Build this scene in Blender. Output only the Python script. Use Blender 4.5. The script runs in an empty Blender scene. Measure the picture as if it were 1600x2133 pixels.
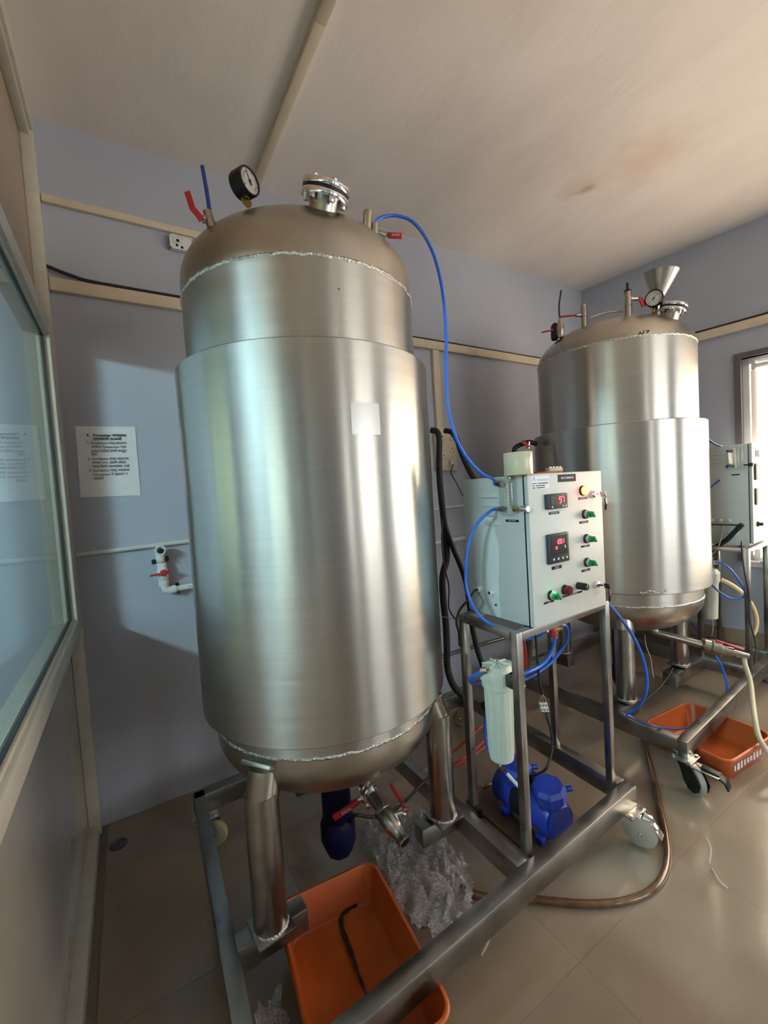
import bpy, bmesh, math, random
from mathutils import Vector as V, Matrix, Quaternion
PI = math.pi
random.seed(7)
S = bpy.context.scene
COL = S.collection

# ------------------------------------------------------------------ camera, world, lights, exposure
cd = bpy.data.cameras.new('camera'); cam = bpy.data.objects.new('camera', cd); COL.objects.link(cam)
cd.sensor_fit = 'VERTICAL'; cd.sensor_height = 24.0; cd.lens = 878.5 / 2133 * 24.0
cd.clip_start = .02; cd.clip_end = 100
cr, cu, cf = V((0.8509,-0.5215,-0.0633)), V((0.0787,0.0073,0.9969)), V((0.5194,0.8532,-0.0473))
cam.matrix_world = Matrix(((cr.x, cu.x, -cf.x, 0), (cr.y, cu.y, -cf.y, 0), (cr.z, cu.z, -cf.z, 1.4), (0, 0, 0, 1)))
S.camera = cam
S.view_settings.view_transform = 'Standard'; S.view_settings.look = 'None'
S.view_settings.exposure = 1.20; S.view_settings.gamma = 1.0; S.view_settings.use_curve_mapping = False
S.cycles.use_denoising = True
S.cycles.max_bounces = 10; S.cycles.diffuse_bounces = 5; S.cycles.glossy_bounces = 5
S.cycles.transparent_max_bounces = 12; S.cycles.transmission_bounces = 6
S.cycles.sample_clamp_indirect = 2.5; S.cycles.sample_clamp_direct = 1.4; S.cycles.caustics_reflective = False; S.cycles.caustics_refractive = False

w = bpy.data.worlds.new('overcast_sky'); S.world = w; w.use_nodes = True
nt = w.node_tree; nt.nodes.clear()
tc = nt.nodes.new('ShaderNodeTexCoord'); sx = nt.nodes.new('ShaderNodeSeparateXYZ')
rp = nt.nodes.new('ShaderNodeValToRGB'); bg = nt.nodes.new('ShaderNodeBackground'); wo = nt.nodes.new('ShaderNodeOutputWorld')
mr = nt.nodes.new('ShaderNodeMapRange'); mr.inputs['From Min'].default_value = -.25; mr.inputs['From Max'].default_value = .6
nt.links.new(tc.outputs['Generated'], sx.inputs[0]); nt.links.new(sx.outputs['Z'], mr.inputs['Value'])
nt.links.new(mr.outputs[0], rp.inputs[0])
e = rp.color_ramp.elements
e[0].position = 0; e[0].color = (.98, .92, .85, 1); e[1].position = 1; e[1].color = (.88, .95, 1.0, 1)
for p_, c_ in ((.28, (.95, .90, .83, 1)), (.34, (.86, .87, .83, 1))):
    q = e.new(p_); q.color = c_
nt.links.new(rp.outputs[0], bg.inputs[0]); nt.links.new(bg.outputs[0], wo.inputs[0])
bg.inputs[1].default_value = 4.2

def portal(name, loc, rot, sx_, sy_):
    l = bpy.data.lights.new(name, 'AREA'); l.shape = 'RECTANGLE'; l.size = sx_; l.size_y = sy_
    l.cycles.is_portal = True
    o = bpy.data.objects.new(name, l); COL.objects.link(o); o.location = loc; o.rotation_euler = rot
portal('front_window_portal', (2.1, -3.55, 1.6), (-PI/2, 0, 0), 3.15, 1.7)
portal('right_window_portal', (4.15, -1.35, 1.45), (0, PI/2, 0), 1.4, 1.2)
portal('side_window_portal', (-2.35, .2, 1.6), (0, -PI/2, 0), 1.3, 4.0)

BLIND_GLOW = 4.0      # emission put into the blind cloth in place of sun behind it
TUBE_GLOW = 215.0       # tube lamp of the next room

# ------------------------------------------------------------------ materials
MATS = {}
def mat(name, base=(.5,.5,.5), rough=.5, metal=0., noise=0., nscale=8., ncol=None, bump=0., bscale=30., rnoise=0.,
        aniso=0., arot=0., emit=None, estr=1., trans=0., alpha=1., ior=1.45, coat=0., spec=.5, stretch=(1,1,1), sss=0., detail=4., bdetail=3, world=False):
    m = bpy.data.materials.new(name); m.use_nodes = True; MATS[name] = m
    n = m.node_tree.nodes; L = m.node_tree.links; b = n['Principled BSDF']
    b.inputs['Base Color'].default_value = (*base, 1); b.inputs['Roughness'].default_value = rough
    b.inputs['Metallic'].default_value = metal; b.inputs['IOR'].default_value = ior
    b.inputs['Specular IOR Level'].default_value = spec
    b.inputs['Transmission Weight'].default_value = trans; b.inputs['Alpha'].default_value = alpha
    b.inputs['Coat Weight'].default_value = coat; b.inputs['Coat Roughness'].default_value = .08
    if emit:
        b.inputs['Emission Color'].default_value = (*emit, 1); b.inputs['Emission Strength'].default_value = estr
    if aniso:
        b.inputs['Anisotropic'].default_value = aniso; b.inputs['Anisotropic Rotation'].default_value = arot
        t = n.new('ShaderNodeTangent'); t.direction_type = 'RADIAL'; t.axis = 'Z'; L.new(t.outputs[0], b.inputs['Tangent'])
    if noise or bump or rnoise:
        c = n.new('ShaderNodeTexCoord'); mp = n.new('ShaderNodeMapping'); mp.inputs['Scale'].default_value = stretch
        L.new(c.outputs['Object'], mp.inputs[0]) if not world else L.new(n.new('ShaderNodeNewGeometry').outputs['Position'], mp.inputs[0])
    if noise or rnoise:
        x = n.new('ShaderNodeTexNoise'); x.inputs['Scale'].default_value = nscale; x.inputs['Detail'].default_value = detail
        L.new(mp.outputs[0], x.inputs['Vector'])
    if noise:
        r = n.new('ShaderNodeValToRGB'); r.color_ramp.elements[0].position = .25; r.color_ramp.elements[1].position = .75; r.color_ramp.interpolation = 'EASE'
        nc = ncol or tuple(max(0, v*(1-noise)) for v in base)
        r.color_ramp.elements[0].color = (*nc, 1); r.color_ramp.elements[1].color = (*base, 1)
        L.new(x.outputs['Fac'], r.inputs[0]); L.new(r.outputs[0], b.inputs['Base Color'])
    if rnoise:
        q = n.new('ShaderNodeMapRange'); q.inputs['To Min'].default_value = max(0, rough-rnoise); q.inputs['To Max'].default_value = min(1, rough+rnoise)
        q.inputs['From Min'].default_value = .3; q.inputs['From Max'].default_value = .7
        L.new(x.outputs['Fac'], q.inputs['Value']); L.new(q.outputs[0], b.inputs['Roughness'])
    if bump:
        y = n.new('ShaderNodeTexNoise'); y.inputs['Scale'].default_value = bscale; y.inputs['Detail'].default_value = bdetail
        L.new(mp.outputs[0], y.inputs['Vector'])
        bp = n.new('ShaderNodeBump'); bp.inputs['Strength'].default_value = bump; bp.inputs['Distance'].default_value = .01
        L.new(y.outputs['Fac'], bp.inputs['Height']); L.new(bp.outputs[0], b.inputs['Normal'])
    return m
def glass_mat(name, tint, r0, rough=0.):
    m = bpy.data.materials.new(name); m.use_nodes = True; MATS[name] = m
    n = m.node_tree.nodes; L = m.node_tree.links; n.clear()
    g = n.new('ShaderNodeNewGeometry'); d = n.new('ShaderNodeVectorMath'); d.operation = 'DOT_PRODUCT'
    L.new(g.outputs['Normal'], d.inputs[0]); L.new(g.outputs['Incoming'], d.inputs[1])
    a = n.new('ShaderNodeMath'); a.operation = 'ABSOLUTE'; L.new(d.outputs['Value'], a.inputs[0])
    s = n.new('ShaderNodeMath'); s.operation = 'SUBTRACT'; s.inputs[0].default_value = 1; L.new(a.outputs[0], s.inputs[1])
    p = n.new('ShaderNodeMath'); p.operation = 'POWER'; p.inputs[1].default_value = 5; L.new(s.outputs[0], p.inputs[0])
    k = n.new('ShaderNodeMath'); k.operation = 'MULTIPLY_ADD'; k.inputs[1].default_value = 1-r0; k.inputs[2].default_value = r0; L.new(p.outputs[0], k.inputs[0])
    t = n.new('ShaderNodeBsdfTransparent'); t.inputs[0].default_value = (*tint, 1)
    gl = n.new('ShaderNodeBsdfGlossy'); gl.inputs['Roughness'].default_value = rough
    mx = n.new('ShaderNodeMixShader'); o = n.new('ShaderNodeOutputMaterial')
    L.new(k.outputs[0], mx.inputs[0]); L.new(t.outputs[0], mx.inputs[1]); L.new(gl.outputs[0], mx.inputs[2]); L.new(mx.outputs[0], o.inputs[0])
    return m

M_wall = mat('wall_paint', (.39,.412,.488), .62, noise=.07, nscale=3, bump=.10, bscale=70)
M_ceil = mat('ceiling_paint', (.87,.81,.765), .8, noise=.14, nscale=2.1, ncol=(.71,.66,.625), bump=.3, bscale=14, stretch=(1,.55,1))
def stain(m, spots):
    n = m.node_tree.nodes; L = m.node_tree.links; b = n['Principled BSDF']
    src = b.inputs['Base Color'].links[0].from_socket
    tc_ = n.new('ShaderNodeTexCoord'); nz = n.new('ShaderNodeTexNoise'); nz.inputs['Scale'].default_value = 9; nz.inputs['Detail'].default_value = 6
    L.new(tc_.outputs['Object'], nz.inputs['Vector'])
    ad = n.new('ShaderNodeVectorMath'); ad.operation = 'MULTIPLY_ADD'; ad.inputs[1].default_value = (.22,.22,0); L.new(nz.outputs['Color'], ad.inputs[0]); L.new(tc_.outputs['Object'], ad.inputs[2])
    for (x, y, z, r_, col, a) in spots:
        d = n.new('ShaderNodeVectorMath'); d.operation = 'DISTANCE'; d.inputs[1].default_value = (x+.11, y+.11, z); L.new(ad.outputs[0], d.inputs[0])
        q = n.new('ShaderNodeMapRange'); q.interpolation_type = 'SMOOTHSTEP'; q.inputs['From Min'].default_value = 0; q.inputs['From Max'].default_value = r_; q.inputs['To Min'].default_value = a; q.inputs['To Max'].default_value = 0
        L.new(d.outputs['Value'], q.inputs['Value'])
        mx = n.new('ShaderNodeMix'); mx.data_type = 'RGBA'; mx.blend_type = 'MULTIPLY'; mx.inputs['B'].default_value = (*col, 1)
        L.new(q.outputs[0], mx.inputs['Factor']); L.new(src, mx.inputs['A']); src = mx.outputs['Result']
    L.new(src, b.inputs['Base Color'])
stain(M_ceil, [(2.34,1.446,3.024,.065,(.5,.38,.26),.7), (2.30,1.44,3.024,.16,(.76,.66,.55),.5), (2.42,1.16,3.024,.32,(.82,.68,.58),.7), (1.05,.9,3.024,.5,(.88,.85,.80),.6), (1.9,1.5,3.024,.5,(.88,.84,.80),.5)])
M_tile = mat('floor_tile', (.305,.25,.192), .12, noise=.3, nscale=1.7, ncol=(.20,.155,.11), rnoise=.06, bump=.02, bscale=40, world=True, detail=5)
M_grout = mat('tile_grout', (.17,.145,.11), .6)
M_laminate = mat('grey_laminate', (.37,.34,.30), .15, noise=.15, nscale=3, bump=.05, bscale=6)
M_ply = mat('brown_board', (.36,.285,.205), .45, noise=.15, nscale=2)
M_alu = mat('cream_aluminium', (.62,.59,.50), .35, noise=.12, nscale=20)
M_gasket = mat('black_gasket', (.012,.02,.02), .5)
M_trunk = mat('cream_trunking', (.66,.57,.43), .45, noise=.1, nscale=9)
M_pvc = mat('white_pvc', (.75,.76,.78), .3, noise=.06, nscale=30)
M_conduit = mat('grey_white_conduit', (.58,.58,.56), .35)
M_steel = mat('brushed_steel', (.50,.495,.465), .30, 1., noise=.14, nscale=2.2, ncol=(.47,.465,.435), rnoise=.02, aniso=.86, arot=.25, stretch=(1.2,1.2,40), detail=2)
M_dome = mat('dull_steel_dome', (.47,.435,.38), .30, 1., noise=.2, nscale=4, ncol=(.36,.33,.285), rnoise=.06, aniso=.3, arot=.25, detail=2)
M_palepatch = mat('pale_steel_patch', (.56,.56,.54), .33, 1., noise=.1, nscale=12)
M_weld = mat('weld_bead_steel', (.72,.72,.70), .28, 1., noise=.4, nscale=90, bump=.8, bscale=140)
M_pipe = mat('polished_steel', (.42,.41,.38), .27, 1., noise=.2, nscale=25)
M_frame = mat('stand_steel', (.34,.33,.315), .33, 1., noise=.28, nscale=9, rnoise=.08)
M_darkmetal = mat('dark_metal', (.14,.135,.13), .4, 1.)
M_chrome = mat('chrome', (.80,.80,.80), .1, 1.)
M_brass = mat('brass', (.55,.42,.17), .3, 1., noise=.3, nscale=40)
M_red = mat('red_vinyl', (.42,.022,.03), .38)
M_black = mat('black_plastic', (.010,.010,.011), .42, spec=.3)
M_rubber = mat('black_foam_sleeve', (.014,.014,.015), .7, bump=.3, bscale=60)
M_blackcable = mat('black_cable', (.01,.01,.011), .45)
M_blue = mat('blue_hose', (.012,.12,.62), .3, coat=.3)
M_darkblue = mat('dark_blue_hose', (.012,.045,.26), .35)
M_pumpblue = mat('blue_enamel', (.018,.045,.36), .35, noise=.25, nscale=14)
M_navy = mat('navy_enamel', (.004,.006,.032), .5, spec=.2)
M_cab = mat('white_powder_coat', (.62,.645,.63), .38, noise=.03, nscale=30, bump=.05, bscale=160)
M_cabgrey = mat('cabinet_edge', (.56,.62,.59), .4)
M_white = mat('white_plastic', (.72,.74,.70), .35)
M_filter = mat('filter_plastic', (.60,.65,.57), .38)
M_label = mat('black_label', (.010,.010,.011), .5, spec=.12)
M_ink = mat('white_ink', (.72,.72,.72), .6)
M_paper = mat('paper', (.85,.85,.88), .8, noise=.06, nscale=20, bump=.15, bscale=14)
M_text = mat('black_ink', (.025,.025,.035), .8)
M_dial = mat('gauge_dial', (.70,.70,.66), .4)
M_digit = mat('red_digits', (.3,.01,.01), .4, emit=(1,.035,.06), estr=5.)
M_digitg = mat('green_digits', (.01,.3,.05), .4, emit=(.05,1,.25), estr=2.5)
M_lamp = mat('lit_red_lamp', (.8,.1,.05), .3, emit=(1,.11,.04), estr=5.)
M_redknob = mat('dark_red_lens', (.10,.004,.01), .25)
M_green = mat('green_knob', (.004,.19,.055), .3)
M_display = mat('display_face', (.010,.008,.010), .3, spec=.12)
M_dispgrey = mat('display_bezel', (.035,.037,.05), .45, spec=.2)
M_clear = glass_mat('clear_acrylic', (.90,.92,.91), .12, .05)
M_glass = glass_mat('partition_glass', (.80,.90,.88), .045)
M_pane = glass_mat('window_pane', (.97,.985,.985), .04)
M_tape = mat('clear_tape', (.80,.76,.54), .14, trans=.25, coat=.5)
M_orange = mat('orange_plastic', (.43,.088,.014), .38, noise=.16, nscale=7, ncol=(.33,.06,.010))
M_sludge = mat('black_sludge', (.02,.012,.009), .5, bump=.5, bscale=60)
M_brownhose = mat('brown_hose', (.17,.085,.035), .2, coat=.6, trans=.25, noise=.4, nscale=25)
M_cream = mat('cream_hose', (.62,.56,.40), .35, trans=.1)
M_cream2 = mat('yellow_hose', (.72,.56,.32), .35)
M_redwire = mat('red_wire', (.36,.03,.02), .5)
M_wirew = mat('white_wire', (.62,.60,.56), .5)
M_copper = mat('copper_wire', (.45,.22,.12), .4, .6)
M_board = mat('brown_hardboard', (.12,.075,.042), .55, noise=.3, nscale=5)
M_zinc = mat('zinc_plate', (.60,.60,.58), .3, 1., noise=.3, nscale=30)
M_wheel = mat('clear_yellow_wheel', (.36,.37,.20), .3, noise=.2, nscale=30)
M_wheelw = mat('grey_wheel', (.26,.26,.24), .4)
M_skirt = mat('tan_skirting', (.33,.235,.15), .4, noise=.3, nscale=5)
M_winframe = mat('white_window_frame', (.74,.73,.72), .4)
M_wintrim = mat('dark_window_trim', (.115,.095,.10), .55)
M_blind = mat('cream_blind', (.75,.62,.45), .8, emit=(1.0,.80,.60), estr=BLIND_GLOW)
M_tube = mat('lit_tube', (.9,.95,1), .4, emit=(.70,.89,1.0), estr=TUBE_GLOW)
M_leaf = mat('shrub_leaves', (.24,.36,.045), .55, noise=.5, nscale=9)
M_sticker = mat('white_sticker', (.70,.72,.78), .4)
M_bluelogo = mat('light_blue_print', (.36,.50,.72), .5)
M_floor2 = mat('next_room_floor', (.3,.27,.22), .5)
def wrap_mat():
    m = bpy.data.materials.new('clear_wrap'); m.use_nodes = True; MATS['clear_wrap'] = m
    n = m.node_tree.nodes; L = m.node_tree.links; n.clear()
    t = n.new('ShaderNodeBsdfTransparent'); g = n.new('ShaderNodeBsdfGlossy'); g.inputs['Roughness'].default_value = .16
    d = n.new('ShaderNodeBsdfDiffuse'); d.inputs[0].default_value = (.80,.80,.84,1)
    a = n.new('ShaderNodeMixShader'); b = n.new('ShaderNodeMixShader'); o = n.new('ShaderNodeOutputMaterial')
    x = n.new('ShaderNodeTexNoise'); x.inputs['Scale'].default_value = 26; x.inputs['Detail'].default_value = 4
    bp = n.new('ShaderNodeBump'); bp.inputs['Strength'].default_value = .8; bp.inputs['Distance'].default_value = .01
    L.new(x.outputs['Fac'], bp.inputs['Height']); L.new(bp.outputs[0], g.inputs['Normal'])
    q = n.new('ShaderNodeMapRange'); q.inputs['From Min'].default_value = .4; q.inputs['From Max'].default_value = .75
    q.inputs['To Min'].default_value = .3; q.inputs['To Max'].default_value = .85; L.new(x.outputs['Fac'], q.inputs['Value'])
    a.inputs[0].default_value = .38
    L.new(g.outputs[0], a.inputs[2]); L.new(d.outputs[0], a.inputs[1])
    L.new(q.outputs[0], b.inputs[0]); L.new(t.outputs[0], b.inputs[1]); L.new(a.outputs[0], b.inputs[2]); L.new(b.outputs[0], o.inputs[0])
    return m
M_wrap = wrap_mat()

# ------------------------------------------------------------------ geometry helpers
def basis(d, up=None):
    d = V(d).normalized(); up = V(up) if up else V((0,0,1))
    if abs(d.dot(up.normalized())) > .98: up = V((0,1,0)) if abs(d.y) < .9 else V((1,0,0))
    a = up.cross(d).normalized(); return a, d.cross(a), d      # side, up, dir
class MB:
    def __init__(s): s.bm = bmesh.new()
    def quadstrip(s, rings, close=True, cap=True):
        vs = [[s.bm.verts.new(p) for p in r] for r in rings]
        n = len(rings[0])
        for i in range(len(vs)-1):
            for j in range(n if close else n-1):
                k = (j+1) % n
                try: s.bm.faces.new((vs[i][j], vs[i][k], vs[i+1][k], vs[i+1][j]))
                except ValueError: pass
        if cap:
            for r in (vs[0][::-1], vs[-1]):
                try: s.bm.faces.new(r)
                except ValueError: pass
        return s
    def box(s, c, size, bev=0., rz=0., M=None):
        b = bmesh.new(); bmesh.ops.create_cube(b, size=1)
        bmesh.ops.scale(b, vec=size, verts=b.verts)
        if bev: bmesh.ops.bevel(b, geom=b.edges[:], offset=bev, segments=2, affect='EDGES', profile=.5)
        T = M if M is not None else (Matrix.Translation(c) @ Matrix.Rotation(rz, 4, 'Z'))
        bmesh.ops.transform(b, matrix=T, verts=b.verts); s.merge(b); return s
    def boxmm(s, lo, hi, bev=0.):
        lo, hi = V(lo), V(hi); return s.box((lo+hi)/2, hi-lo, bev)
    def beam(s, p0, p1, w_, h_, up=None, bev=.003):
        p0, p1 = V(p0), V(p1); a, u_, d = basis(p1-p0, up)
        M = Matrix((( a.x, d.x, u_.x, 0), (a.y, d.y, u_.y, 0), (a.z, d.z, u_.z, 0), (0,0,0,1)))
        M = Matrix.Translation((p0+p1)/2) @ M
        return s.box(None, (w_, (p1-p0).length, h_), bev, M=M)
    def merge(s, b):
        me = bpy.data.meshes.new('tmp'); b.to_mesh(me); b.free(); s.bm.from_mesh(me); bpy.data.meshes.remove(me)
    def lathe(s, prof, o=(0,0,0), axis=(0,0,1), seg=32, cap=True):
        a, u_, d = basis(axis); o = V(o)
        rings = [[o + d*z + (a*math.cos(2*PI*k/seg) + u_*math.sin(2*PI*k/seg))*max(r_, 1e-5) for k in range(seg)] for r_, z in prof]
        return s.quadstrip(rings, True, cap)
    def cyl(s, p0, p1, r_, seg=20, r2=None):
        p0, p1 = V(p0), V(p1); L = (p1-p0).length
        return s.lathe([(r_, 0), (r_ if r2 is None else r2, L)], p0, p1-p0, seg)
    def disc_knob(s, p, n_, r_, h_, seg=24, ch=.15):
        return s.lathe([(r_,0),(r_,h_*(1-ch)),(r_*(1-ch),h_)], p, n_, seg)
    def tube(s, pts, r_, seg=10, smooth=True, sub=6, rr=None):
        P = [V(p) for p in pts]
        if smooth and len(P) > 2:
            Q = []
            for i in range(len(P)-1):
                p0 = P[i-1] if i else P[0]*2-P[1]; p1, p2 = P[i], P[i+1]; p3 = P[i+2] if i+2 < len(P) else P[-1]*2-P[-2]
                for k in range(sub):
                    t = k/sub
                    Q.append(.5*((2*p1)+(p2-p0)*t+(2*p0-5*p1+4*p2-p3)*t*t+(3*p1-p0-3*p2+p3)*t**3))
            Q.append(P[-1]); P = Q
        n = len(P); rings = []; a = None
        for i, p in enumerate(P):
            d = (P[min(i+1, n-1)]-P[max(i-1, 0)]).normalized()
            if a is None: a, u_, _ = basis(d)
            else:
                a = (a - d*a.dot(d)).normalized(); u_ = d.cross(a)
            q = r_ if rr is None else rr(i/(n-1))
            rings.append([p + (a*math.cos(2*PI*k/seg)+u_*math.sin(2*PI*k/seg))*q for k in range(seg)])
        return s.quadstrip(rings)
    def prism(s, poly, z0, z1, M=None):
        rings = [[V((x, y, z)) for x, y in poly] for z in (z0, z1)]
        if M is not None: rings = [[M @ p for p in r] for r in rings]
        return s.quadstrip(rings)
def frameM(o, xd, nd):
    """local x along xd, local z along nd (outward), y completing"""
    x = V(xd).normalized(); z = V(nd).normalized(); y = z.cross(x).normalized(); x = y.cross(z); o = V(o)
    return Matrix(((x.x,y.x,z.x,o.x),(x.y,y.y,z.y,o.y),(x.z,y.z,z.z,o.z),(0,0,0,1)))
def rrect(w_, h_, r_, n=5):
    out = []
    for cx, cy, a0 in ((w_/2-r_, h_/2-r_, 0), (-w_/2+r_, h_/2-r_, PI/2), (-w_/2+r_, -h_/2+r_, PI), (w_/2-r_, -h_/2+r_, 1.5*PI)):
        for k in range(n+1):
            a = a0+PI/2*k/n; out.append((cx+r_*math.cos(a), cy+r_*math.sin(a)))
    return out
def link(name, mb, m, origin, parent=None, smooth=True, ang=38, mods=None):
    bm = mb.bm if isinstance(mb, MB) else mb
    bmesh.ops.recalc_face_normals(bm, faces=bm.faces[:])
    bmesh.ops.translate(bm, vec=-V(origin), verts=bm.verts)
    if smooth:
        for f in bm.faces: f.smooth = True
        for ed in bm.edges:
            if len(ed.link_faces) == 2 and ed.calc_face_angle(0) > math.radians(ang): ed.smooth = False
    me = bpy.data.meshes.new(name); bm.to_mesh(me); bm.free()
    me.materials.append(m)
    o = bpy.data.objects.new(name, me); COL.objects.link(o)
    if parent is not None: o.parent = parent
    else: o.location = origin
    return o
class Thing:
    def __init__(s, name, label, cat, loc, group=None):
        s.o = V(loc); s.e = bpy.data.objects.new(name, None); COL.objects.link(s.e); s.e.location = loc
        s.e.empty_display_size = .05
        s.e['label'] = label; s.e['category'] = cat
        if group: s.e['group'] = group
    def part(s, name, mb, m, parent=None, label=None, **k):
        o = link(name, mb, m, s.o, parent or s.e, **k)
        if label: o['label'] = label
        return o
    def text(s, body, size, p, xd, nd, m, parent=None, align='CENTER', name='lettering', spacing=1., xs=1., bold=0.):
        c = bpy.data.curves.new(name, 'FONT'); c.body = body; c.size = size; c.align_x = align; c.align_y = 'CENTER'
        c.extrude = .0003; c.space_character = spacing; c.offset = bold; c.resolution_u = 2
        c.materials.append(m)
        o = bpy.data.objects.new(name, c); COL.objects.link(o)
        o.parent = parent or s.e
        o.matrix_local = Matrix.Translation(-s.o) @ frameM(V(p)+V(nd).normalized()*.0006, xd, nd) @ Matrix.Diagonal((xs,1,1,1))
        return o
def single(name, label, cat, mb, m, loc, group=None, **k):
    o = link(name, mb, m, loc, None, **k); o['label'] = label; o['category'] = cat
    if group: o['group'] = group
    return o
def struct(name, mb, m, parent=None, loc=(0,0,0), **k):
    o = link(name, mb, m, loc, parent, **k)
    if parent is None: o['kind'] = 'structure'
    return o

# ------------------------------------------------------------------ the room
H = 3.024; D = 2.237; SK = .14
def wx(y): return 3.49 + SK*(D-y)              # the right wall is a little out of square
NF = -3.5; XA = -2.3
WR = V((1, SK, 0)).normalized()                 # normal of the right wall, pointing out
def wp(y, z, off=0.): return V((wx(y), y, z)) + WR*off
fl = struct('floor', MB().boxmm((XA-.1, NF-.1, -.12), (4.7, D+.1, -.003)), M_grout)
def tile_mesh():
    b = MB().box((0,0,-.005), (.5994,.5994,.01), 0); me = bpy.data.meshes.new('tile')
    for f in b.bm.faces: f.smooth = False
    b.bm.to_mesh(me); b.bm.free(); me.materials.append(M_tile); return me
tm = tile_mesh()
for i in range(7):
    for j in range(-3, 5):
        x = .12+.6*i; y = -.16+.6*j
        if x > 4.0 or y+.3 < -1.6: continue
        cx0, cx1 = x-.3, x+.3; cy0, cy1 = y-.3, y+.3
        if cy0 >= D-.02: continue
        if cy1 <= D and cx1 <= wx(cy1) and i > 0:
            o = bpy.data.objects.new('tile', tm); COL.objects.link(o); o.parent = fl; o.location = (x, y, .0)
        else:
            x0 = max(cx0, -.262); y1 = min(cy1, D-.001); x1 = min(cx1, wx(y1)-.001)
            if x1-x0 < .02 or y1-cy0 < .02: continue
            b = MB().boxmm((x0+.0008, cy0+.0008, -.01), (x1-.0008, y1-.0008, 0.), 0)
            o = link('tile', b, M_tile, (0,0,0), fl, smooth=False)
struct('ceiling', MB().boxmm((XA-.1, NF-.1, H), (4.7, D+.1, H+.12)), M_ceil)
struct('wall_back', MB().boxmm((XA-.1, D, 0), (3.62, D+.12, H)), M_wall)
# right wall with its window opening
WY0, WY1, WZ0, WZ1 = 1.19, -1.95, .76, 2.15
def rwall(y0, y1, z0, z1, mb):
    mb.quadstrip([[wp(y0,z0), wp(y1,z0), wp(y1,z1), wp(y0,z1)], [wp(y0,z0,.14), wp(y1,z0,.14), wp(y1,z1,.14), wp(y0,z1,.14)]])
mb = MB(); rwall(D, WY0, 0, H, mb); rwall(WY1, NF, 0, H, mb); rwall(WY0, WY1, 0, WZ0, mb); rwall(WY0, WY1, WZ1, H, mb)
struct('wall_right', mb, M_wall, smooth=False)
def wallbar(y0, y1, z0, z1, o0, o1):
    """bar lying on the right wall between offsets o0 and o1 (negative = into the room)"""
    m_ = MB(); m_.quadstrip([[wp(y0,z0,o0), wp(y1,z0,o0), wp(y1,z1,o0), wp(y0,z1,o0)], [wp(y0,z0,o1), wp(y1,z0,o1), wp(y1,z1,o1), wp(y0,z1,o1)]]); return m_
struct('baseboard_right', wallbar(D-.001, -1.5, 0.001, .27, -.012, .0), M_skirt, smooth=False)
# front wall behind the camera, with the window that lights the room
FW = (.92, 3.80, .75, 2.45)
mb = MB(); mb.boxmm((XA-.1, NF-.12, 0), (FW[0], NF, H)); mb.boxmm((FW[1], NF-.12, 0), (4.7, NF, H))
mb.boxmm((1.20, NF-.12, FW[2]), (1.95, NF, FW[3])); mb.boxmm((FW[0], NF-.12, 0), (FW[1], NF, FW[2])); mb.boxmm((FW[0], NF-.12, FW[3]), (FW[1], NF, H))
struct('wall_front', mb, M_wall, smooth=False)
wf = struct('window_2', MB().boxmm((FW[0], NF-.08, FW[2]), (FW[0]+.05, NF-.03, FW[3])).boxmm((FW[1]-.05, NF-.08, FW[2]), (FW[1], NF-.03, FW[3]))
    .boxmm((FW[0], NF-.08, FW[2]), (FW[1], NF-.03, FW[2]+.05)).boxmm((FW[0], NF-.08, FW[3]-.05), (FW[1], NF-.03, FW[3])).boxmm((2.80, NF-.08, FW[2]), (2.88, NF-.03, FW[3])), M_winframe)
link('pane', MB().boxmm((FW[0]+.04, NF-.058, FW[2]+.04), (FW[1]-.04, NF-.054, FW[3]-.04)), M_pane, (0,0,0), wf)
# next room beyond the partition: far wall with windows
mb = MB(); AW = ((1.15, 2.18), (-1.75, -.45)); z0, z1 = .95, 2.2
for a, b in ((NF,-1.75), (-.45,1.15), (2.18,D+.1)): mb.boxmm((XA-.12, a, 0), (XA, b, H))
for a, b in AW: mb.boxmm((XA-.12, a, 0), (XA, b, z0)); mb.boxmm((XA-.12, a, z1), (XA, b, H))
struct('wall_far', mb, M_wall, smooth=False)
for i, (a, b) in enumerate(AW):
    f = struct('window_%d' % (3+i), MB().boxmm((XA-.08, a, z0), (XA-.03, a+.045, z1)).boxmm((XA-.08, b-.045, z0), (XA-.03, b, z1)).boxmm((XA-.08, a, z0), (XA-.03, b, z0+.045)).boxmm((XA-.08, a, z1-.045), (XA-.03, b, z1)), M_winframe)
    link('pane', MB().boxmm((XA-.057, a+.04, z0+.04), (XA-.053, b-.04, z1-.04)), M_pane, (0,0,0), f)

# partition on the left: laminate below, glass in the middle, board above, aluminium sections
PX = -.245; RX = -.2; GX = -.225
wl_ = struct('wall_left', MB().boxmm((PX-.03, NF, .0), (PX, D, .93)), M_laminate, smooth=False)
link('upper_panel', MB().boxmm((PX-.03, NF, 2.13), (PX, D, H)), M_ply, (0,0,0), wl_, smooth=False)
def sec(lo, hi): return MB().boxmm(lo, hi, .004)
t1_ = struct('trim_1', sec((PX, D-.05, 0), (RX, D, .905)).boxmm((PX, D-.05, 2.155), (RX, D, H-.09), .004), M_alu)         # corner post
struct('trim_2', sec((PX-.035, NF, .0), (RX-.006, D-.05, .05)), M_alu)                                                     # floor rail
sill = struct('trim_3', sec((PX-.035, NF, .905), (RX, D, .962)).boxmm((GX-.012, NF, .955), (RX-.012, D, .972), .002), M_alu)
struct('trim_4', sec((PX-.035, NF, 2.092), (RX, D, 2.155)).boxmm((GX-.012, NF, 2.083), (RX-.012, D, 2.1), .002), M_alu)
struct('trim_5', sec((PX-.035, 2.075, .955), (RX, D, 2.1)), M_alu)                                                          # stile at the back wall
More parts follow.
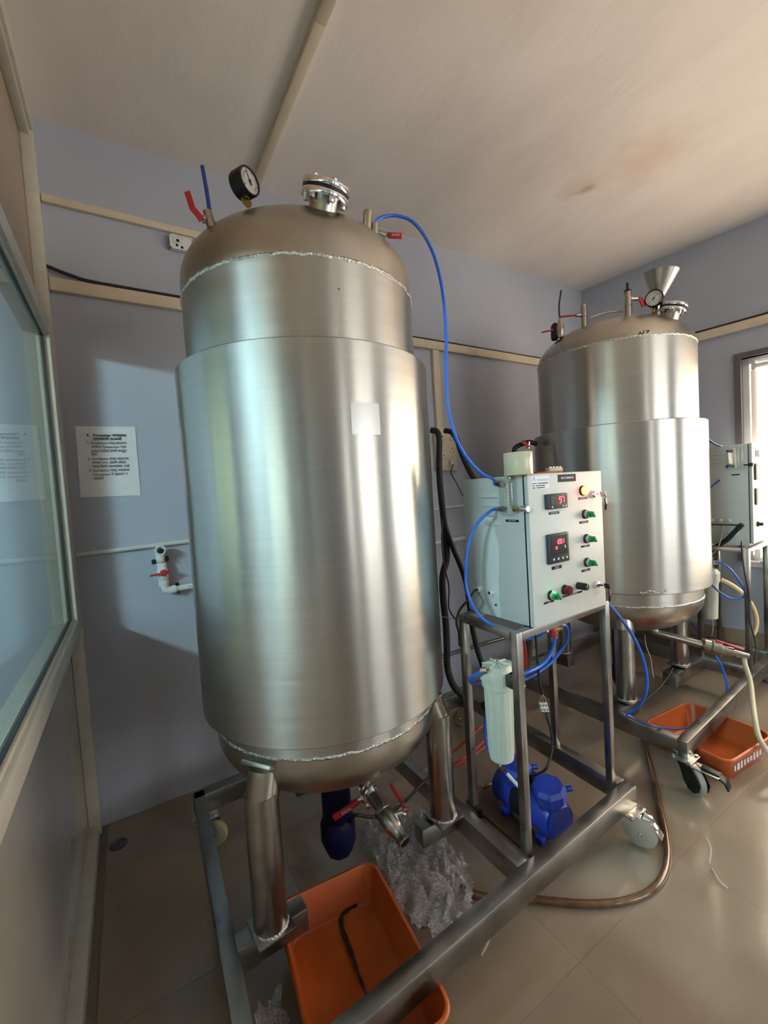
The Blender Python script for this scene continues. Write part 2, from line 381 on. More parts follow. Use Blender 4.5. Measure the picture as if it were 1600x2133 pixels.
struct('trim_6', sec((PX-.035, -1.25, .955), (RX, -1.19, 2.1)), M_alu)
struct('trim_7', MB().boxmm((PX, NF, H-.09), (RX, D, H), .004).boxmm((PX, NF, H-.112), (RX-.012, D, H-.085), .003), M_alu)
struct('window_5', MB().boxmm((GX-.0025, -1.2, .962), (GX+.0025, 2.078, 2.095)), M_glass, smooth=False)
struct('trim_8', MB().boxmm((GX-.006, -1.2, .968), (GX+.006, 2.078, .978)).boxmm((GX-.006, -1.2, 2.08), (GX+.006, 2.078, 2.09)).boxmm((GX-.006, 2.066, .97), (GX+.006, 2.077, 2.088)), M_gasket)
struct('window_6', MB().boxmm((GX-.0025, NF, .962), (GX+.0025, -1.24, 2.095)), M_glass, smooth=False)

# window 1 on the right wall
w1 = struct('window_1', wallbar(WY0+.0, WY0+.035, WZ0, WZ1+.035, -.012, .13), M_wintrim, smooth=False)
link('trim', wallbar(WY0, WY1, WZ1, WZ1+.035, -.012, .13), M_wintrim, (0,0,0), w1, smooth=False)
link('trim', wallbar(WY1, WY1-.035, WZ0, WZ1+.035, -.012, .13), M_wintrim, (0,0,0), w1, smooth=False)
for a, b, c, d in ((WY0, WY0-.035, WZ0, WZ1), (WY1+.035, WY1, WZ0, WZ1), (WY0, WY1, WZ1-.04, WZ1), (WY0, WY1, WZ0, WZ0+.04), (-.1, -.16, WZ0, WZ1), (-1.25, -1.30, WZ0, WZ1)):
    link('window_frame', wallbar(a, b, c, d, .05, .10), M_winframe, (0,0,0), w1, smooth=False)
link('window_sill', wallbar(WY0, WY1, WZ0-.03, WZ0+.004, -.03, .10), M_winframe, (0,0,0), w1, smooth=False)
link('pane', wallbar(WY0, WY1, WZ0, WZ1, .073, .077), M_pane, (0,0,0), w1, smooth=False)
bl = Thing('roller_blind', 'cream sunlit roller blind hanging in the window', 'blind', wp(.1, 1.45, .02))
bl.part('blind_cloth', wallbar(1.10, -.72, WZ0+.08, 2.075, .016, .018), M_blind, smooth=False)
bl.part('blind_tube', MB().cyl(wp(1.115,2.085,.02), wp(-.74,2.085,.02), .016), M_winframe)
bl.part('bracket', MB().boxmm(wp(1.14,2.06,.012), wp(1.115,2.125,.035)+V((.004,0,0)), .002), M_winframe)
bl.part('blind_guide', wallbar(1.145, 1.115, WZ0+.02, 2.06, .03, .045), M_winframe)

# outside: a shrub beyond the next room's window
def shrub(loc, n, name, label):
    t = Thing(name, label, 'shrub', loc, 'shrubs outside the windows')
    mb_ = MB()
    for k in range(n):
        c = V(loc) + V((random.uniform(-.5,.5), random.uniform(-.9,.9), random.uniform(.5,2.7)))
        for q in range(7):
            a, b_, d_ = basis((random.uniform(-1,1), random.uniform(-1,1), random.uniform(-.3,1)))
            p = c + V((random.gauss(0,.16), random.gauss(0,.16), random.gauss(0,.16))); s_ = random.uniform(.06,.12)
            mb_.quadstrip([[p-a*s_*.5, p+b_*s_*.2+d_*s_*.2], [p+d_*s_*1.2, p+a*s_*.5]], False, False)
    o = t.part('foliage', mb_, M_leaf, smooth=False); o['kind'] = 'stuff'
    t.part('stem', MB().cyl(V(loc), V(loc)+V((0,0,1.6)), .05, 10, .03), M_board)
shrub((-3.7, 2.1, -.2), 520, 'garden_shrub', 'green leafy shrub outside the next room window, seen only as a reflection')

# ------------------------------------------------------------------ fermenter tanks
def ring_weld(c, r_, z, h_=.0048, seed=1, n=200, amp=.0022):
    rnd = random.Random(seed); rings = []
    for k in range(n):
        a = 2*PI*k/n; q = h_*(1+rnd.uniform(-.25,.35)); rr_ = r_ - .001 + rnd.uniform(-amp, amp)*.5
        ctr = V((c[0]+math.cos(a)*rr_, c[1]+math.sin(a)*rr_, z+rnd.uniform(-amp,amp))); o_ = V((math.cos(a), math.sin(a), 0))
        rings.append([ctr + o_*math.cos(t)*q*.75 + V((0,0,1))*math.sin(t)*q for t in (i*2*PI/6 for i in range(6))])
    rings.append(rings[0]); b = MB(); b.quadstrip(rings, True, False); return b
def dome_prof(r_, z0, z1, b, up=True, n=14):
    """flange z0..z1 then an elliptical head of height b"""
    P = [(r_, z0), (r_, (z0+z1)/2), (r_, z1)]
    for k in range(1, n+1):
        a = PI/2*k/n; P.append((r_*math.cos(a), z1 + (b if up else -b)*math.sin(a)))
    return P
def tank(label, c, rs, rj, zw0, zw1, zj0, zj1, zt, bt, zb, bb, legs, legr, seed):
    t = Thing('fermenter_tank', label, 'tank', (c[0], c[1], .213), 'stainless fermenter tanks')
    o3 = (c[0], c[1], 0)
    t.part('shell', MB().lathe([(rs, z) for z in (zw0, zj0, 1.0, 1.3, 1.6, zj1, zw1)], o3, seg=96, cap=False), M_steel)
    t.part('jacket', MB().lathe([(rs-.002, zj0), (rj-.004, zj0), (rj, zj0+.004), (rj, zj0+.2), (rj, 1.1), (rj, 1.45), (rj, zj1-.004), (rj-.004, zj1), (rs-.002, zj1)], o3, seg=96, cap=False), M_steel)
    t.part('top_dome', MB().lathe(dome_prof(rs, zw1, zt, bt), o3, seg=96, cap=False), M_dome)
    t.part('bottom_dome', MB().lathe(dome_prof(rs, zw0, zb, bb, False), o3, seg=96, cap=False), M_dome)
    t.part('weld_bead', ring_weld(c, rs, zw1, seed=seed), M_weld); t.part('weld_bead', ring_weld(c, rs, zw0, seed=seed+1), M_weld)
    # dark brown motor housing under the middle of the tank
    zt_ = zb-bb+.02
    h = t.part('motor_housing', MB().lathe([(.0, zt_), (.052, zt_), (.052, .245), (.05,.24)], o3, seg=28), M_navy, label='dark navy blue cylindrical housing')
    t.part('housing_foot', MB().lathe([(.053,.25), (.063,.235), (.063,.165), (.046,.122), (0,.12)], o3, seg=9), M_navy, h)
    for lx, ly, lz in legs:
        d = V((c[0]-lx, c[1]-ly, 0)).normalized()
        lg = t.part('leg', MB().lathe([(legr, .219), (legr, lz)], (lx, ly, 0), seg=36), M_pipe)
        t.part('foot_plate', MB().box((lx, ly, .2165), (legr*2.25, legr*2.25, .007), .001, math.radians(4)), M_frame, lg)
        t.part('leg_weld', ring_weld((lx, ly), legr, .222, .005, seed+5, 60, .002), M_weld, lg)
        # the capped top that meets the head of the tank
        p0 = V((lx, ly, lz-.036)); q = p0 + V((0,0,.004))
        t.part('leg_cap', MB().cyl(q, q+d*.026+V((0,0,.085)), legr*.985, 32), M_dome, lg)
        t.part('leg_pad', MB().box(None, (.012,.10,.10), .003, M=frameM(q+d*.026+V((0,0,.088)), d.cross(V((0,0,1))), V((d.x*.6,d.y*.6,.8)))@Matrix.Rotation(PI/2,4,'Y')), M_dome, lg)
    return t
C1 = (.56, 1.375); C2 = (2.52, 1.44)
T1 = tank('nearer tall stainless steel fermenter tank with stepped jacket on three legs', C1, .371, .407, .699, 2.018, .748, 1.80, 2.075, .186, .664, .186,
          [(.253,1.160,.60), (.893,1.188,.60), (.545,1.745,.60)], .0465, 11)
T2 = tank('farther stainless steel fermenter tank with a funnel on its dome', C2, .412, .450, .722, 2.097, .795, 1.675, 2.10, .20, .705, .20,
          [(2.20,1.243,.60), (2.865,1.275,.60), (2.50,1.835,.60)], .048, 31)

def gauge(t, ctr, n_, r_, base, tilt, bodyd=.036, needle=2.2):
    ctr, n_ = V(ctr), V(n_).normalized()
    g = t.part('pressure_gauge', MB().lathe([(r_*.6,-bodyd), (r_*.96,-bodyd), (r_,-bodyd+.004), (r_,-.002), (r_*.97,.002), (r_*.86,.002), (r_*.86,-.004), (0,-.004)], ctr, n_, 40), M_black)
    t.part('dial', MB().lathe([(r_*.87,-.003), (r_*.87,-.0015), (0,-.0015)], ctr, n_, 40), M_dial, g)
    up = (V((0,0,1)) - n_*n_.z).normalized(); sd = up.cross(n_).normalized()
    nd_ = (up*math.cos(needle)+sd*math.sin(needle)).normalized()
    c0 = ctr + n_*.0015
    t.part('needle', MB().beam(c0-nd_*r_*.28, c0+nd_*r_*.02, r_*.10, .0016, n_, 0).beam(c0, c0+nd_*r_*.66, r_*.035, .0016, n_, 0).disc_knob(c0-n_*.001, n_, r_*.09, .003, 14), M_text, g)
    tk = MB()
    for k in range(27):
        a = math.radians(-135+270*k/26); dd = up*math.cos(a)+sd*math.sin(a); l_ = .16 if k % 5 == 0 else .09
        tk.beam(c0+dd*r_*.56, c0+dd*r_*(.56+l_), r_*.022, .0006, n_, 0)
    o = t.part('scale_marks', tk, M_text, g, smooth=False); o['kind'] = 'stuff'
    for k, s_ in enumerate('01234567'):
        a = math.radians(-135+270*k/7); dd = up*math.cos(a)+sd*math.sin(a)
        t.text(s_, r_*.16, ctr+dd*r_*.76, sd, n_, M_text, g)
    b = V(base)
    f = ctr - n_*bodyd*.55 - up*r_
    t.part('gauge_stem', MB().cyl(b, f+(b-f)*.35, .010, 16).lathe([(.012,0),(.012,(b-f).length*.45)], f+(b-f)*.45, f-b, 6), M_brass, g)
    return g
def flange(t, base, n_, r_, neck, th=.014, gap=.009):
    base, n_ = V(base), V(n_).normalized()
    f = t.part('inlet_flange', MB().lathe([(r_*.62,-.05), (r_*.62,neck)], base, n_, 40), M_pipe)
    t.part('flange_plate', MB().lathe([(r_*.5,neck), (r_*.985,neck), (r_,neck+.002), (r_,neck+th-.002), (r_*.985,neck+th), (0,neck+th)], base, n_, 48), M_chrome, f)
    z = neck+th
    t.part('gasket', MB().lathe([(r_*.97,z), (r_*.97,z+gap)], base, n_, 48), M_black, f)
    z += gap
    t.part('flange_plate', MB().lathe([(r_*.985,z), (r_,z+.002), (r_,z+th-.002), (r_*.985,z+th), (0,z+th)], base, n_, 48), M_chrome, f)
    a, u_, d = basis(n_)
    for k in range(6):
        an = 2*PI*k/6+.3; p = base + (a*math.cos(an)+u_*math.sin(an))*r_*.8
        t.part('bolt', MB().lathe([(.0075,neck-.009), (.0075,neck), (.004,neck), (.004,z+th), (.008,z+th), (.008,z+th+.006)], p, n_, 6), M_zinc, f, smooth=False)
    return f
def handle(t, pts, w_, h_, up, parent=None, m=None, name='red_handle', label=None):
    b = MB(); P = [V(p) for p in pts]
    for i in range(len(P)-1):
        b.beam(P[i], P[i+1]+(P[i+1]-P[i]).normalized()*w_*.2, w_, h_, up, min(w_,h_)*.3)
    return t.part(name, b, m or M_red, parent, label)

# fittings on the dome of the nearer tank
gauge(T1, (0.346,1.144,2.243), (0.4818,-0.8294,0.0089), .036, (0.338,1.147,2.183), 0, .040, -.55)
b1 = V((0.523,1.074,2.185)); n1 = V(((b1.x-C1[0])/.371**2, (b1.y-C1[1])/.371**2, (b1.z-2.075)/.186**2)).normalized()
n1 = (n1*.55+V((0,0,1))*.45+cr*.14).normalized()
flange(T1, b1-n1*.012, n1, .064, .026)
vl = T1.part('valve', MB().lathe([(.015,0),(.015,.016),(.0125,.016),(.0125,.05)], V((0.258,1.217,2.155))-V((0,0,.02)), (-0.0069,0.0064,0.0394), 8)
    .cyl((0.256,1.218,2.168), (0.234,1.231,2.162), .009, 12), M_dome)
handle(T1, [(0.232,1.221,2.154), (0.226,1.223,2.166), (0.213,1.231,2.186), (0.205,1.238,2.228)], .016, .005, cf, vl, label='red lever handle on the left of the dome')
T1.part('hose_stub', MB().tube([(0.254,1.221,2.189), (0.252,1.225,2.236), (0.247,1.231,2.305)], .0055, 10), M_darkblue, vl, 'blue hose stub standing up')
ns = T1.part('nozzle', MB().lathe([(.0125,-.04),(.0125,.034),(.010,.036)], (0.649,1.058,2.166), V((0,0,1))+cr*.12, 12), M_dome)
vr = T1.part('valve', MB().cyl(V((0.671,1.060,2.168))-V((0,0,.05)), (0.674,1.058,2.173), .010, 14).cyl((0.677,1.079,2.167), (0.713,1.057,2.150), .008, 12), M_dome)
handle(T1, [(0.710,1.067,2.159), (0.725,1.058,2.155)], .006, .012, V((0,0,1)), vr)
hr = handle(T1, [(0.720,1.061,2.154), (0.754,1.040,2.149)], .006, .017, V((0,0,1)), vr, label='red lever handle on the right of the dome')
T1.text('INOX', .0085, V((0.739,1.049,2.151))-cf*.0032, cr, -cf, M_ink, hr)

# a faint rectangle of paler steel colour set on the jacket
fm = MB(); rows = []
for k in range(9):
    a = -1.694+.208*k/8; rows.append([V((C1[0]+math.cos(a)*q_, C1[1]+math.sin(a)*q_, z_)) for q_, z_ in ((.4072,1.553),(.4082,1.553),(.4082,1.636),(.4072,1.636))])
fm.quadstrip(rows)
T1.part('pale_patch', fm, M_palepatch, label='faint pale rectangle on the jacket')
# drain of the nearer tank
dp0, dp1, dp2 = V((0.623,1.251,0.400)), V((0.632,1.140,0.365)), V((0.641,1.058,0.335))
dd = (dp2-dp1).normalized()
dr = T1.part('drain_pipe', MB().tube([dp0+V((-.03,.05,.11)), dp0+V((-.015,.02,.05)), dp0, dp1], .019, 20), M_pipe)
T1.part('pipe_ferrule', MB().lathe([(.026,-.005),(.028,0),(.026,.005)], dp0+(dp1-dp0)*.04, dp1-dp0, 24), M_chrome, dr)
T1.part('pipe_ferrule', MB().lathe([(.026,-.005),(.028,0),(.026,.005)], dp0+(dp1-dp0)*.19, dp1-dp0, 24), M_chrome, dr)
T1.part('drain_valve_body', MB().lathe([(.022,-.028),(.030,-.024),(.030,-.014),(.027,-.012),(.029,0),(.029,.035),(.024,.05),(.021,.055),(.021,.085),(.023,.088),(.023,.094),(.0165,.094),(.0165,.06)], dp1, dd, 28, False), M_pipe, dr)
st = V((0.679,1.100,0.385))
T1.part('valve_stem', MB().cyl(dp1+dd*.02+V((0,0,.02)), st, .006, 10).lathe([(.011,0),(.011,.008)], st-V((0,0,.004)), (0,0,1), 6), M_chrome, dr)
handle(T1, [st+V((0,0,.006)), (0.760,1.251,0.283), (0.752,1.251,0.300), (0.739,1.285,0.341)], .014, .006, -cf, dr, label='red lever handle of the drain valve')
tv = V((0.619,1.276,0.344))
v2 = T1.part('sampling_valve', MB().lathe([(.010,-.03),(.010,.012),(.013,.012),(.013,.018)], tv+cf*.02, -cf, 8).disc_knob(tv-cf*.004, -cf, .0085, .007, 8).beam((0.610,1.284,0.386), (0.620,1.276,0.356), .012, .006, -cf).beam((0.625,1.271,0.325), (0.635,1.264,0.311), .015, .008, -cf).beam((0.594,1.285,0.338), tv, .017, .005, -cf), M_chrome)
hd = handle(T1, [(0.519,1.311,0.301), (0.596,1.278,0.343)], .022, .010, -cf, v2, label='red lever handle pointing left under the tank')
T1.text('INOX', .015, V((0.561,1.292,0.322))-cf*.0055, (V((0.596,1.278,0.343))-V((0.519,1.311,0.301))), -cf, M_ink, hd)
T1.part('dark_spot', MB().lathe([(.0022,0),(.0022,.0008),(0,.0009)], (0.512,0.995,1.930), -cf, 10), M_text)

# fittings of the farther tank
p1b = V((2.240,1.423,2.276))
pt = T2.part('valve', MB().lathe([(.0155,-.04),(.0155,.018),(.0175,.02),(.0175,.052),(.0155,.054),(.0155,.085)], p1b, (0,0,1), 14).cyl((2.231,1.430,2.308), (2.204,1.446,2.308), .009, 10), M_dome)
handle(T2, [(2.211,1.442,2.310), (2.126,1.493,2.305)], .018, .006, V((0,0,1)), pt, label='red lever handle pointing left, upper one')
p0b = V((2.201,1.544,2.250))
pv = T2.part('valve', MB().lathe([(.014,-.03),(.021,.0),(.021,.028),(.012,.06),(.010,.075)], p0b, (0,0,1), 8), M_dome)
handle(T2, [(2.165,1.567,2.266), (2.112,1.599,2.257)], .016, .007, V((0,0,1)), pv, label='red lever handle pointing left, lower one')
T2.part('valve_cover', MB().lathe([(.018,-.05),(.022,-.02),(.022,.03),(.012,.045)], (2.210,1.588,2.272), V((.1,0,1)), 12), M_rubber, pv)
T2.part('hose_stub', MB().tube([(2.203,1.548,2.338), (2.207,1.550,2.407), (2.222,1.544,2.489)], .0045, 8), M_blackcable, pv)
p2b = V((2.354,1.244,2.272))
pw = T2.part('valve', MB().lathe([(.017,-.03),(.017,.03),(.019,.031),(.019,.036),(.0165,.037),(.0165,.105)], p2b, (0,0,1), 16).cyl(p2b+V((0,0,.07)), (2.399,1.220,2.340), .010, 10), M_dome)
T2.part('cap', MB().lathe([(.0172,.104),(.0172,.112),(.006,.113),(.006,.15)], p2b, (0,0,1), 14), M_black, pw)
handle(T2, [(2.404,1.218,2.345), (2.418,1.208,2.331), (2.426,1.201,2.299)], .022, .007, -cf, pw, label='red lever handle pointing down')
gauge(T2, (2.438,1.156,2.323), -V((0.8549,0.4054,0.3236))+cu*.18-cr*.16, .0425, (2.437,1.158,2.247), 0, .034, .75)
fb = V((2.497,1.103,2.223)); nf_ = (V(((fb.x-C2[0])/.412**2, (fb.y-C2[1])/.412**2, (fb.z-2.1)/.2**2)).normalized()*.45+V((0,0,1))*.55+cr*.1).normalized()
flange(T2, fb, nf_, .064, .018)
fu = V((2.534,1.182,2.348))
fn = T2.part('funnel', MB().lathe([(.014,-.10),(.014,-.02),(.026,.0),(.088,.125),(.090,.128),(.086,.128),(.024,.003)], fu, V((0,0,1))+cr*.10-cf*.05, 40, False), M_steel)
T2.part('hose_arch', MB().tube([(2.272,1.405,2.290), (2.320,1.346,2.301), (2.371,1.280,2.294)], .006, 8), M_cream)
for a_, b_ in (((1311,707),(1315,718)), ((1318,706),(1319,716)), ((1311,708),(1318,709)), ((1324,706),(1328,711)), ((1328,711),(1324,716))):
    pass
mk = MB()
for a_, b_ in (((2.321,1.227,2.091), (2.327,1.225,2.114)), ((2.327,1.225,2.114), (2.334,1.219,2.095)), ((2.334,1.219,2.095), (2.338,1.218,2.118)), ((2.345,1.214,2.115), (2.353,1.209,2.117)), ((2.353,1.209,2.117), (2.346,1.213,2.102))):
    pa, pb = [], []
    for p in (a_, b_):
        p = V(p); a = math.atan2(p.y-C2[1], p.x-C2[0]); pa.append(V((C2[0]+math.cos(a)*.4125, C2[1]+math.sin(a)*.4125, p.z)))
    mk.beam(pa[0], pa[1], .004, .001, -cf, 0)
T2.part('marker_writing', mk, M_text)
q0, q1, q2, q3 = V((2.543,1.238,0.495)), V((2.619,1.049,0.459)), V((2.660,0.988,0.443)), V((2.710,0.933,0.415))
dr2 = T2.part('drain_pipe', MB().tube([V((C2[0],C2[1],.52)), q0+V((-.04,.03,.03)), q0, q1], .0205, 18), M_pipe)
dv = (q2-q1).normalized()
T2.part('drain_valve_body', MB().lathe([(.028,-.01),(.036,0),(.036,.03),(.041,.035),(.041,.075),(.036,.08),(.036,.1),(.024,.102),(.024,.13),(.015,.132),(.013,.2)], q1, dv, 20), M_pipe, dr2)
T2.part('valve_stem', MB().cyl((2.639,1.002,0.462), (2.640,1.003,0.491), .008, 10), M_chrome, dr2)
handle(T2, [(2.642,1.002,0.491), (2.662,0.977,0.482), (2.703,0.904,0.456)], .022, .008, V((0,0,1)), dr2, label='dark red lever handle of the drain valve')
sv = T2.part('side_valve', MB().tube([(2.100,1.664,1.626), (2.057,1.680,1.639), (2.016,1.692,1.632), (1.981,1.713,1.615), (1.967,1.720,1.585), (1.955,1.720,1.464)], .014, 12), M_rubber)
handle(T2, [(1.986,1.676,1.644), (1.999,1.667,1.631), (2.017,1.655,1.608)], .02, .007, -cf, sv, label='dark red lever handle beside the jacket')
T2.part('tap', MB().cyl((2.030,1.661,1.639), (2.024,1.662,1.600), .007, 8), M_chrome, sv)
T2.part('weld_scar', MB().tube([V((C2[0]+math.cos(a_)*.4505, C2[1]+math.sin(a_)*.4505, .812+.006*math.sin(a_*40))) for a_ in (3.86+.022*k for k in range(13))], .004, 6, True, 4, lambda q_: .002+.0035*abs(math.sin(q_*19+1))), M_weld)

# ------------------------------------------------------------------ wheeled stands
BW, BH = .045, .075; ZT = .205
def caster(t, xy, ztop, ang, wr=.05, wheel=None, pedal=False, dark=False, off=.038, cover=False):
    x, y = xy; d = V((math.cos(ang), math.sin(ang), 0)); s_ = d.cross(V((0,0,1)))
    m_ = M_black if dark else M_chrome
    c = t.part('caster', MB().box((x, y, ztop-.003), (.095,.085,.006), .001), M_zinc)
    for ax in (-1, 1):
        for ay in (-1, 1):
            t.part('bolt', MB().lathe([(.008,ztop-.012),(.008,ztop+.006)], (x+ax*.036, y+ay*.031, 0), (0,0,1), 6), M_zinc, c, smooth=False)
    ax_ = V((x, y, wr)) + d*off
    t.part('wheel', MB().lathe([(wr*.3,-.016),(wr*.86,-.0155),(wr*.97,-.012),(wr,-.006),(wr,.006),(wr*.97,.012),(wr*.86,.0155),(wr*.3,.016)], ax_, s_, 32), wheel or M_wheel, c)
    fk = MB()
    for sg in (-1, 1):
        # side plate: wide at the top, narrowing to the axle
        P = [(-.035,ztop-.008),(.045,ztop-.008),(off+.024,wr+.01),(off+.016,wr-.018),(off-.016,wr-.018),(off-.028,wr+.01)]
        if cover: P = [(-.05,ztop-.008),(.075,ztop-.008),(off+.062,wr+.020),(off+.050,wr-.018),(off+.022,wr-.040),(off-.016,wr-.042),(off-.046,wr-.022),(off-.062,wr+.016)]
        M_ = Matrix(((d.x, 0, s_.x, x+s_.x*sg*.020), (d.y, 0, s_.y, y+s_.y*sg*.020), (0,1,0,0), (0,0,0,1)))
        fk.prism(P, -.0016, .0016, M_)
    fk.beam(V((x,y,ztop-.010))-d*.035, V((x,y,ztop-.010))+d*.045, .043, .004)
    t.part('fork', fk, m_, c)
    t.part('axle', MB().cyl(ax_-s_*.027, ax_+s_*.027, .007, 8), m_, c)
    t.part('swivel', MB().lathe([(.030,ztop-.014),(.030,ztop-.006)], (x,y,0), (0,0,1), 24), M_zinc, c)
    if pedal:
        q_ = .62 if pedal == 'chrome' else 1.; p0 = V((x,y,ztop-.02))+d*.045; p1 = p0+d*.075*q_+V((0,0,-.030*q_)); p2 = p1+d*.03*q_+V((0,0,-.04*q_)) 
        t.part('brake_bracket', MB().beam(p0, p1, .040, .003), M_zinc, c)
        t.part('brake_pedal', MB().beam(p0+d*.035+V((0,0,-.006)), p1+d*.006+V((0,0,.002)), .026, .010, None, .003).beam(p1+V((0,0,.002)), p2, .036, .006, None, .002), M_chrome if pedal == 'chrome' else M_black, c)
    return c
def stand(label, A, B, yl_back, group, cross_x, stubs, uprights, zf, extra):
    return None
def beam_at(t, p, q, name='beam', w_=BW, h_=BH, m=None):
    return t.part(name, MB().beam((p[0],p[1],ZT-h_/2), (q[0],q[1],ZT-h_/2), w_, h_), m or M_frame)
S1 = Thing('wheeled_stand', 'nearer stainless steel wheeled stand carrying the taller tank', 'stand', (.85, 1.37, 0), 'tank stands')
beam_at(S1, (.06,.8415), (1.595,.897))                   # front
beam_at(S1, (.130,.866), (.165,1.90))                    # left
beam_at(S1, (.975,.898), (.977,1.85))                    # cross under the upright frame
beam_at(S1, (1.572,.922), (1.612,1.86))                  # right
beam_at(S1, (.14,1.875), (1.64,1.875))                   # back
for p, q in (((.155,1.177),(.358,1.184)), ((.797,1.212),(.956,1.206)), ((.545,1.70),(.545,1.853))):
    beam_at(S1, p, q, 'stub_beam', .055, .068)
caster(S1, (1.553,.886), ZT-BH, -1.30, .052, M_wheel, 'chrome', False, .040, True)
caster(S1, (1.60,1.84), ZT-BH, 2.2, .05, M_wheel)
caster(S1, (.175,1.85), ZT-BH, -.6, .05, M_wheel)
caster(S1, (.105,.845), ZT-BH, 1.2, .05, M_wheel)
UT = .027; ZF = .931
US = {}
for k, (x, y) in dict(fl=(1.020,.919), fr=(1.535,.940), bl=(1.031,1.176), br=(1.578,1.220)).items():
    US[k] = S1.part('upright', MB().boxmm((x-UT/2, y-UT/2, ZT), (x+UT/2, y+UT/2, ZF), .0025), M_frame)
def railz(t, a, b, z, name='rail'):
    return t.part(name, MB().beam((*a, z-UT/2), (*b, z-UT/2), UT, UT, None, .0025), M_frame)
railz(S1, (1.0345,.9195), (1.5205,.9395), ZF); railz(S1, (1.0445,1.1765), (1.5645,1.2195), ZF)
railz(S1, (1.0205,.9335), (1.0305,1.1615), ZF); railz(S1, (1.5355,.9545), (1.5775,1.2055), ZF)
S2 = Thing('wheeled_stand', 'farther stainless steel wheeled stand under the tank by the window', 'stand', (2.66, 1.4, 0), 'tank stands')
beam_at(S2, (2.033,.909), (3.52,1.013))
beam_at(S2, (2.053,.925), (2.045,1.90))
beam_at(S2, (3.125,1.00), (3.105,1.88))
beam_at(S2, (3.50,1.03), (3.455,1.90))
beam_at(S2, (2.03,1.91), (3.47,1.935))
for p, q in (((2.07,1.243),(2.262,1.25)), ((2.70,1.262),(3.11,1.275)), ((2.515,1.79),(2.515,1.90))):
    beam_at(S2, p, q, 'stub_beam', .075, .078)
caster(S2, (2.052,.905), ZT-BH, -2.15, .058, M_wheelw, False, True, .062, True)
pc = S2
# the brake pedal of the black caster points towards the room
d_ = V((.18,-1,0)).normalized(); p0 = V((2.03,.885,ZT-BH-.008)); p1 = p0+d_*.115+V((0,0,-.012))
S2.part('brake_bracket', MB().beam(p0, p1, .058, .004), M_zinc)
S2.part('brake_pedal', MB().beam(p0+d_*.05+V((0,0,.004)), p1+V((0,0,.004)), .034, .009, None, .003).beam(p1-d_*.004+V((0,0,-.002)), p1+d_*.020+V((0,0,-.014)), .050, .009, None, .004).beam(p1+d_*.018+V((0,0,-.012)), p1+d_*.030+V((0,0,-.042)), .050, .009, None, .004), M_black)
caster(S2, (3.47,1.05), ZT-BH, -1.2, .05, M_wheelw); caster(S2, (3.43,1.88), ZT-BH, 1.2, .05, M_wheelw); caster(S2, (2.07,1.88), ZT-BH, 2.2, .05, M_wheelw)
U2 = {}
for k, (x, y) in dict(fl=(3.118,1.012), fr=(3.51,1.04), bl=(3.125,1.262), br=(3.475,1.29)).items():
    U2[k] = S2.part('upright', MB().boxmm((x-UT/2, y-UT/2, ZT), (x+UT/2, y+UT/2, .93), .0025), M_frame)
railz(S2, (3.132,1.013), (3.496,1.039), .93); railz(S2, (3.139,1.263), (3.461,1.289), .93)
railz(S2, (3.1185,1.026), (3.1245,1.248), .93); railz(S2, (3.5085,1.054), (3.4765,1.276), .93)
bm_ = MB()
for k in range(7):
    p = V((2.44+.028*k, .905+.0020*k+random.uniform(-.004,.004), ZT+.0004)); a = random.uniform(.2,2.6); q = V((math.cos(a), math.sin(a),0))*random.uniform(.008,.013)
    bm_.beam(p-q, p+q, .005, .0008, None, 0)
S2.part('marker_writing', bm_, M_text, label='scrawled black marker letters on the front beam')

# ------------------------------------------------------------------ control cabinets
def rect_on(t, name, lt, rb, yf, th, m, parent=None, bev=.0, label=None):
    lt, rb = V(lt), V(rb)
    return t.part(name, MB().boxmm((lt.x, yf-th, rb.z), (rb.x, yf, lt.z), bev), m, parent, label)
ND = V((0,-1,0)); XD = V((1,0,0))
YF = .90
K1 = Thing('control_cabinet', 'white control cabinet with red digital displays on the nearer stand', 'cabinet', (1.285, 1.06, ZF), 'control cabinets')
K1.part('cabinet_body', MB().boxmm((1.085,.922,ZF+.002), (1.485,1.205,1.426), .004), M_cab)
K1.part('door_seal', MB().boxmm((1.0875,.9165,.936), (1.4825,.9225,1.4235)), M_black)
door = K1.part('cabinet_door', MB().boxmm((1.085,YF,.932), (1.485,.917,1.428), .004), M_cab)
np_ = rect_on(K1, 'nameplate', (1.235,0.900,1.421), (1.330,0.900,1.396), YF, .0015, M_label, door)
def tag(t, lt, rb, txt, yf=YF, parent=None):
    lt, rb = V(lt), V(rb)
    o = rect_on(t, 'name_tag', lt, rb, yf, .0012, M_label, parent)
    c = (lt+rb)/2; w_ = abs(rb.x-lt.x); h_ = abs(rb.z-lt.z)
    for k, ln in enumerate(txt.split('\n')):
        n = len(txt.split('\n')); sz = h_*.62/n
        xs = min(1.0, w_*.88/(max(1,len(ln))*sz*.60))
        t.text(ln, sz, (c.x, yf-.0013, c.z+(n-1)*h_*.2-k*h_*.4), XD, ND, M_ink, o, xs=xs)
    return o
c_ = (V((1.235,0.900,1.421))+V((1.330,0.900,1.396)))/2
K1.text('400 LIT FERMENTER', .0098, (c_.x, YF-.0016, c_.z), XD, ND, M_ink, np_, xs=.80, bold=.0002)
st_ = rect_on(K1, 'sticker', (1.101,0.900,1.420), (1.189,0.900,1.378), YF, .0008, M_sticker, door, label='white sticker with a pale blue logo and three lines of print')
slt, srb = V((1.101,0.900,1.420)), V((1.189,0.900,1.378)); sw, sh = srb.x-slt.x, slt.z-srb.z
def sx_(u_, v_): return V((slt.x+sw*u_, YF-.0009, slt.z-sh*v_))
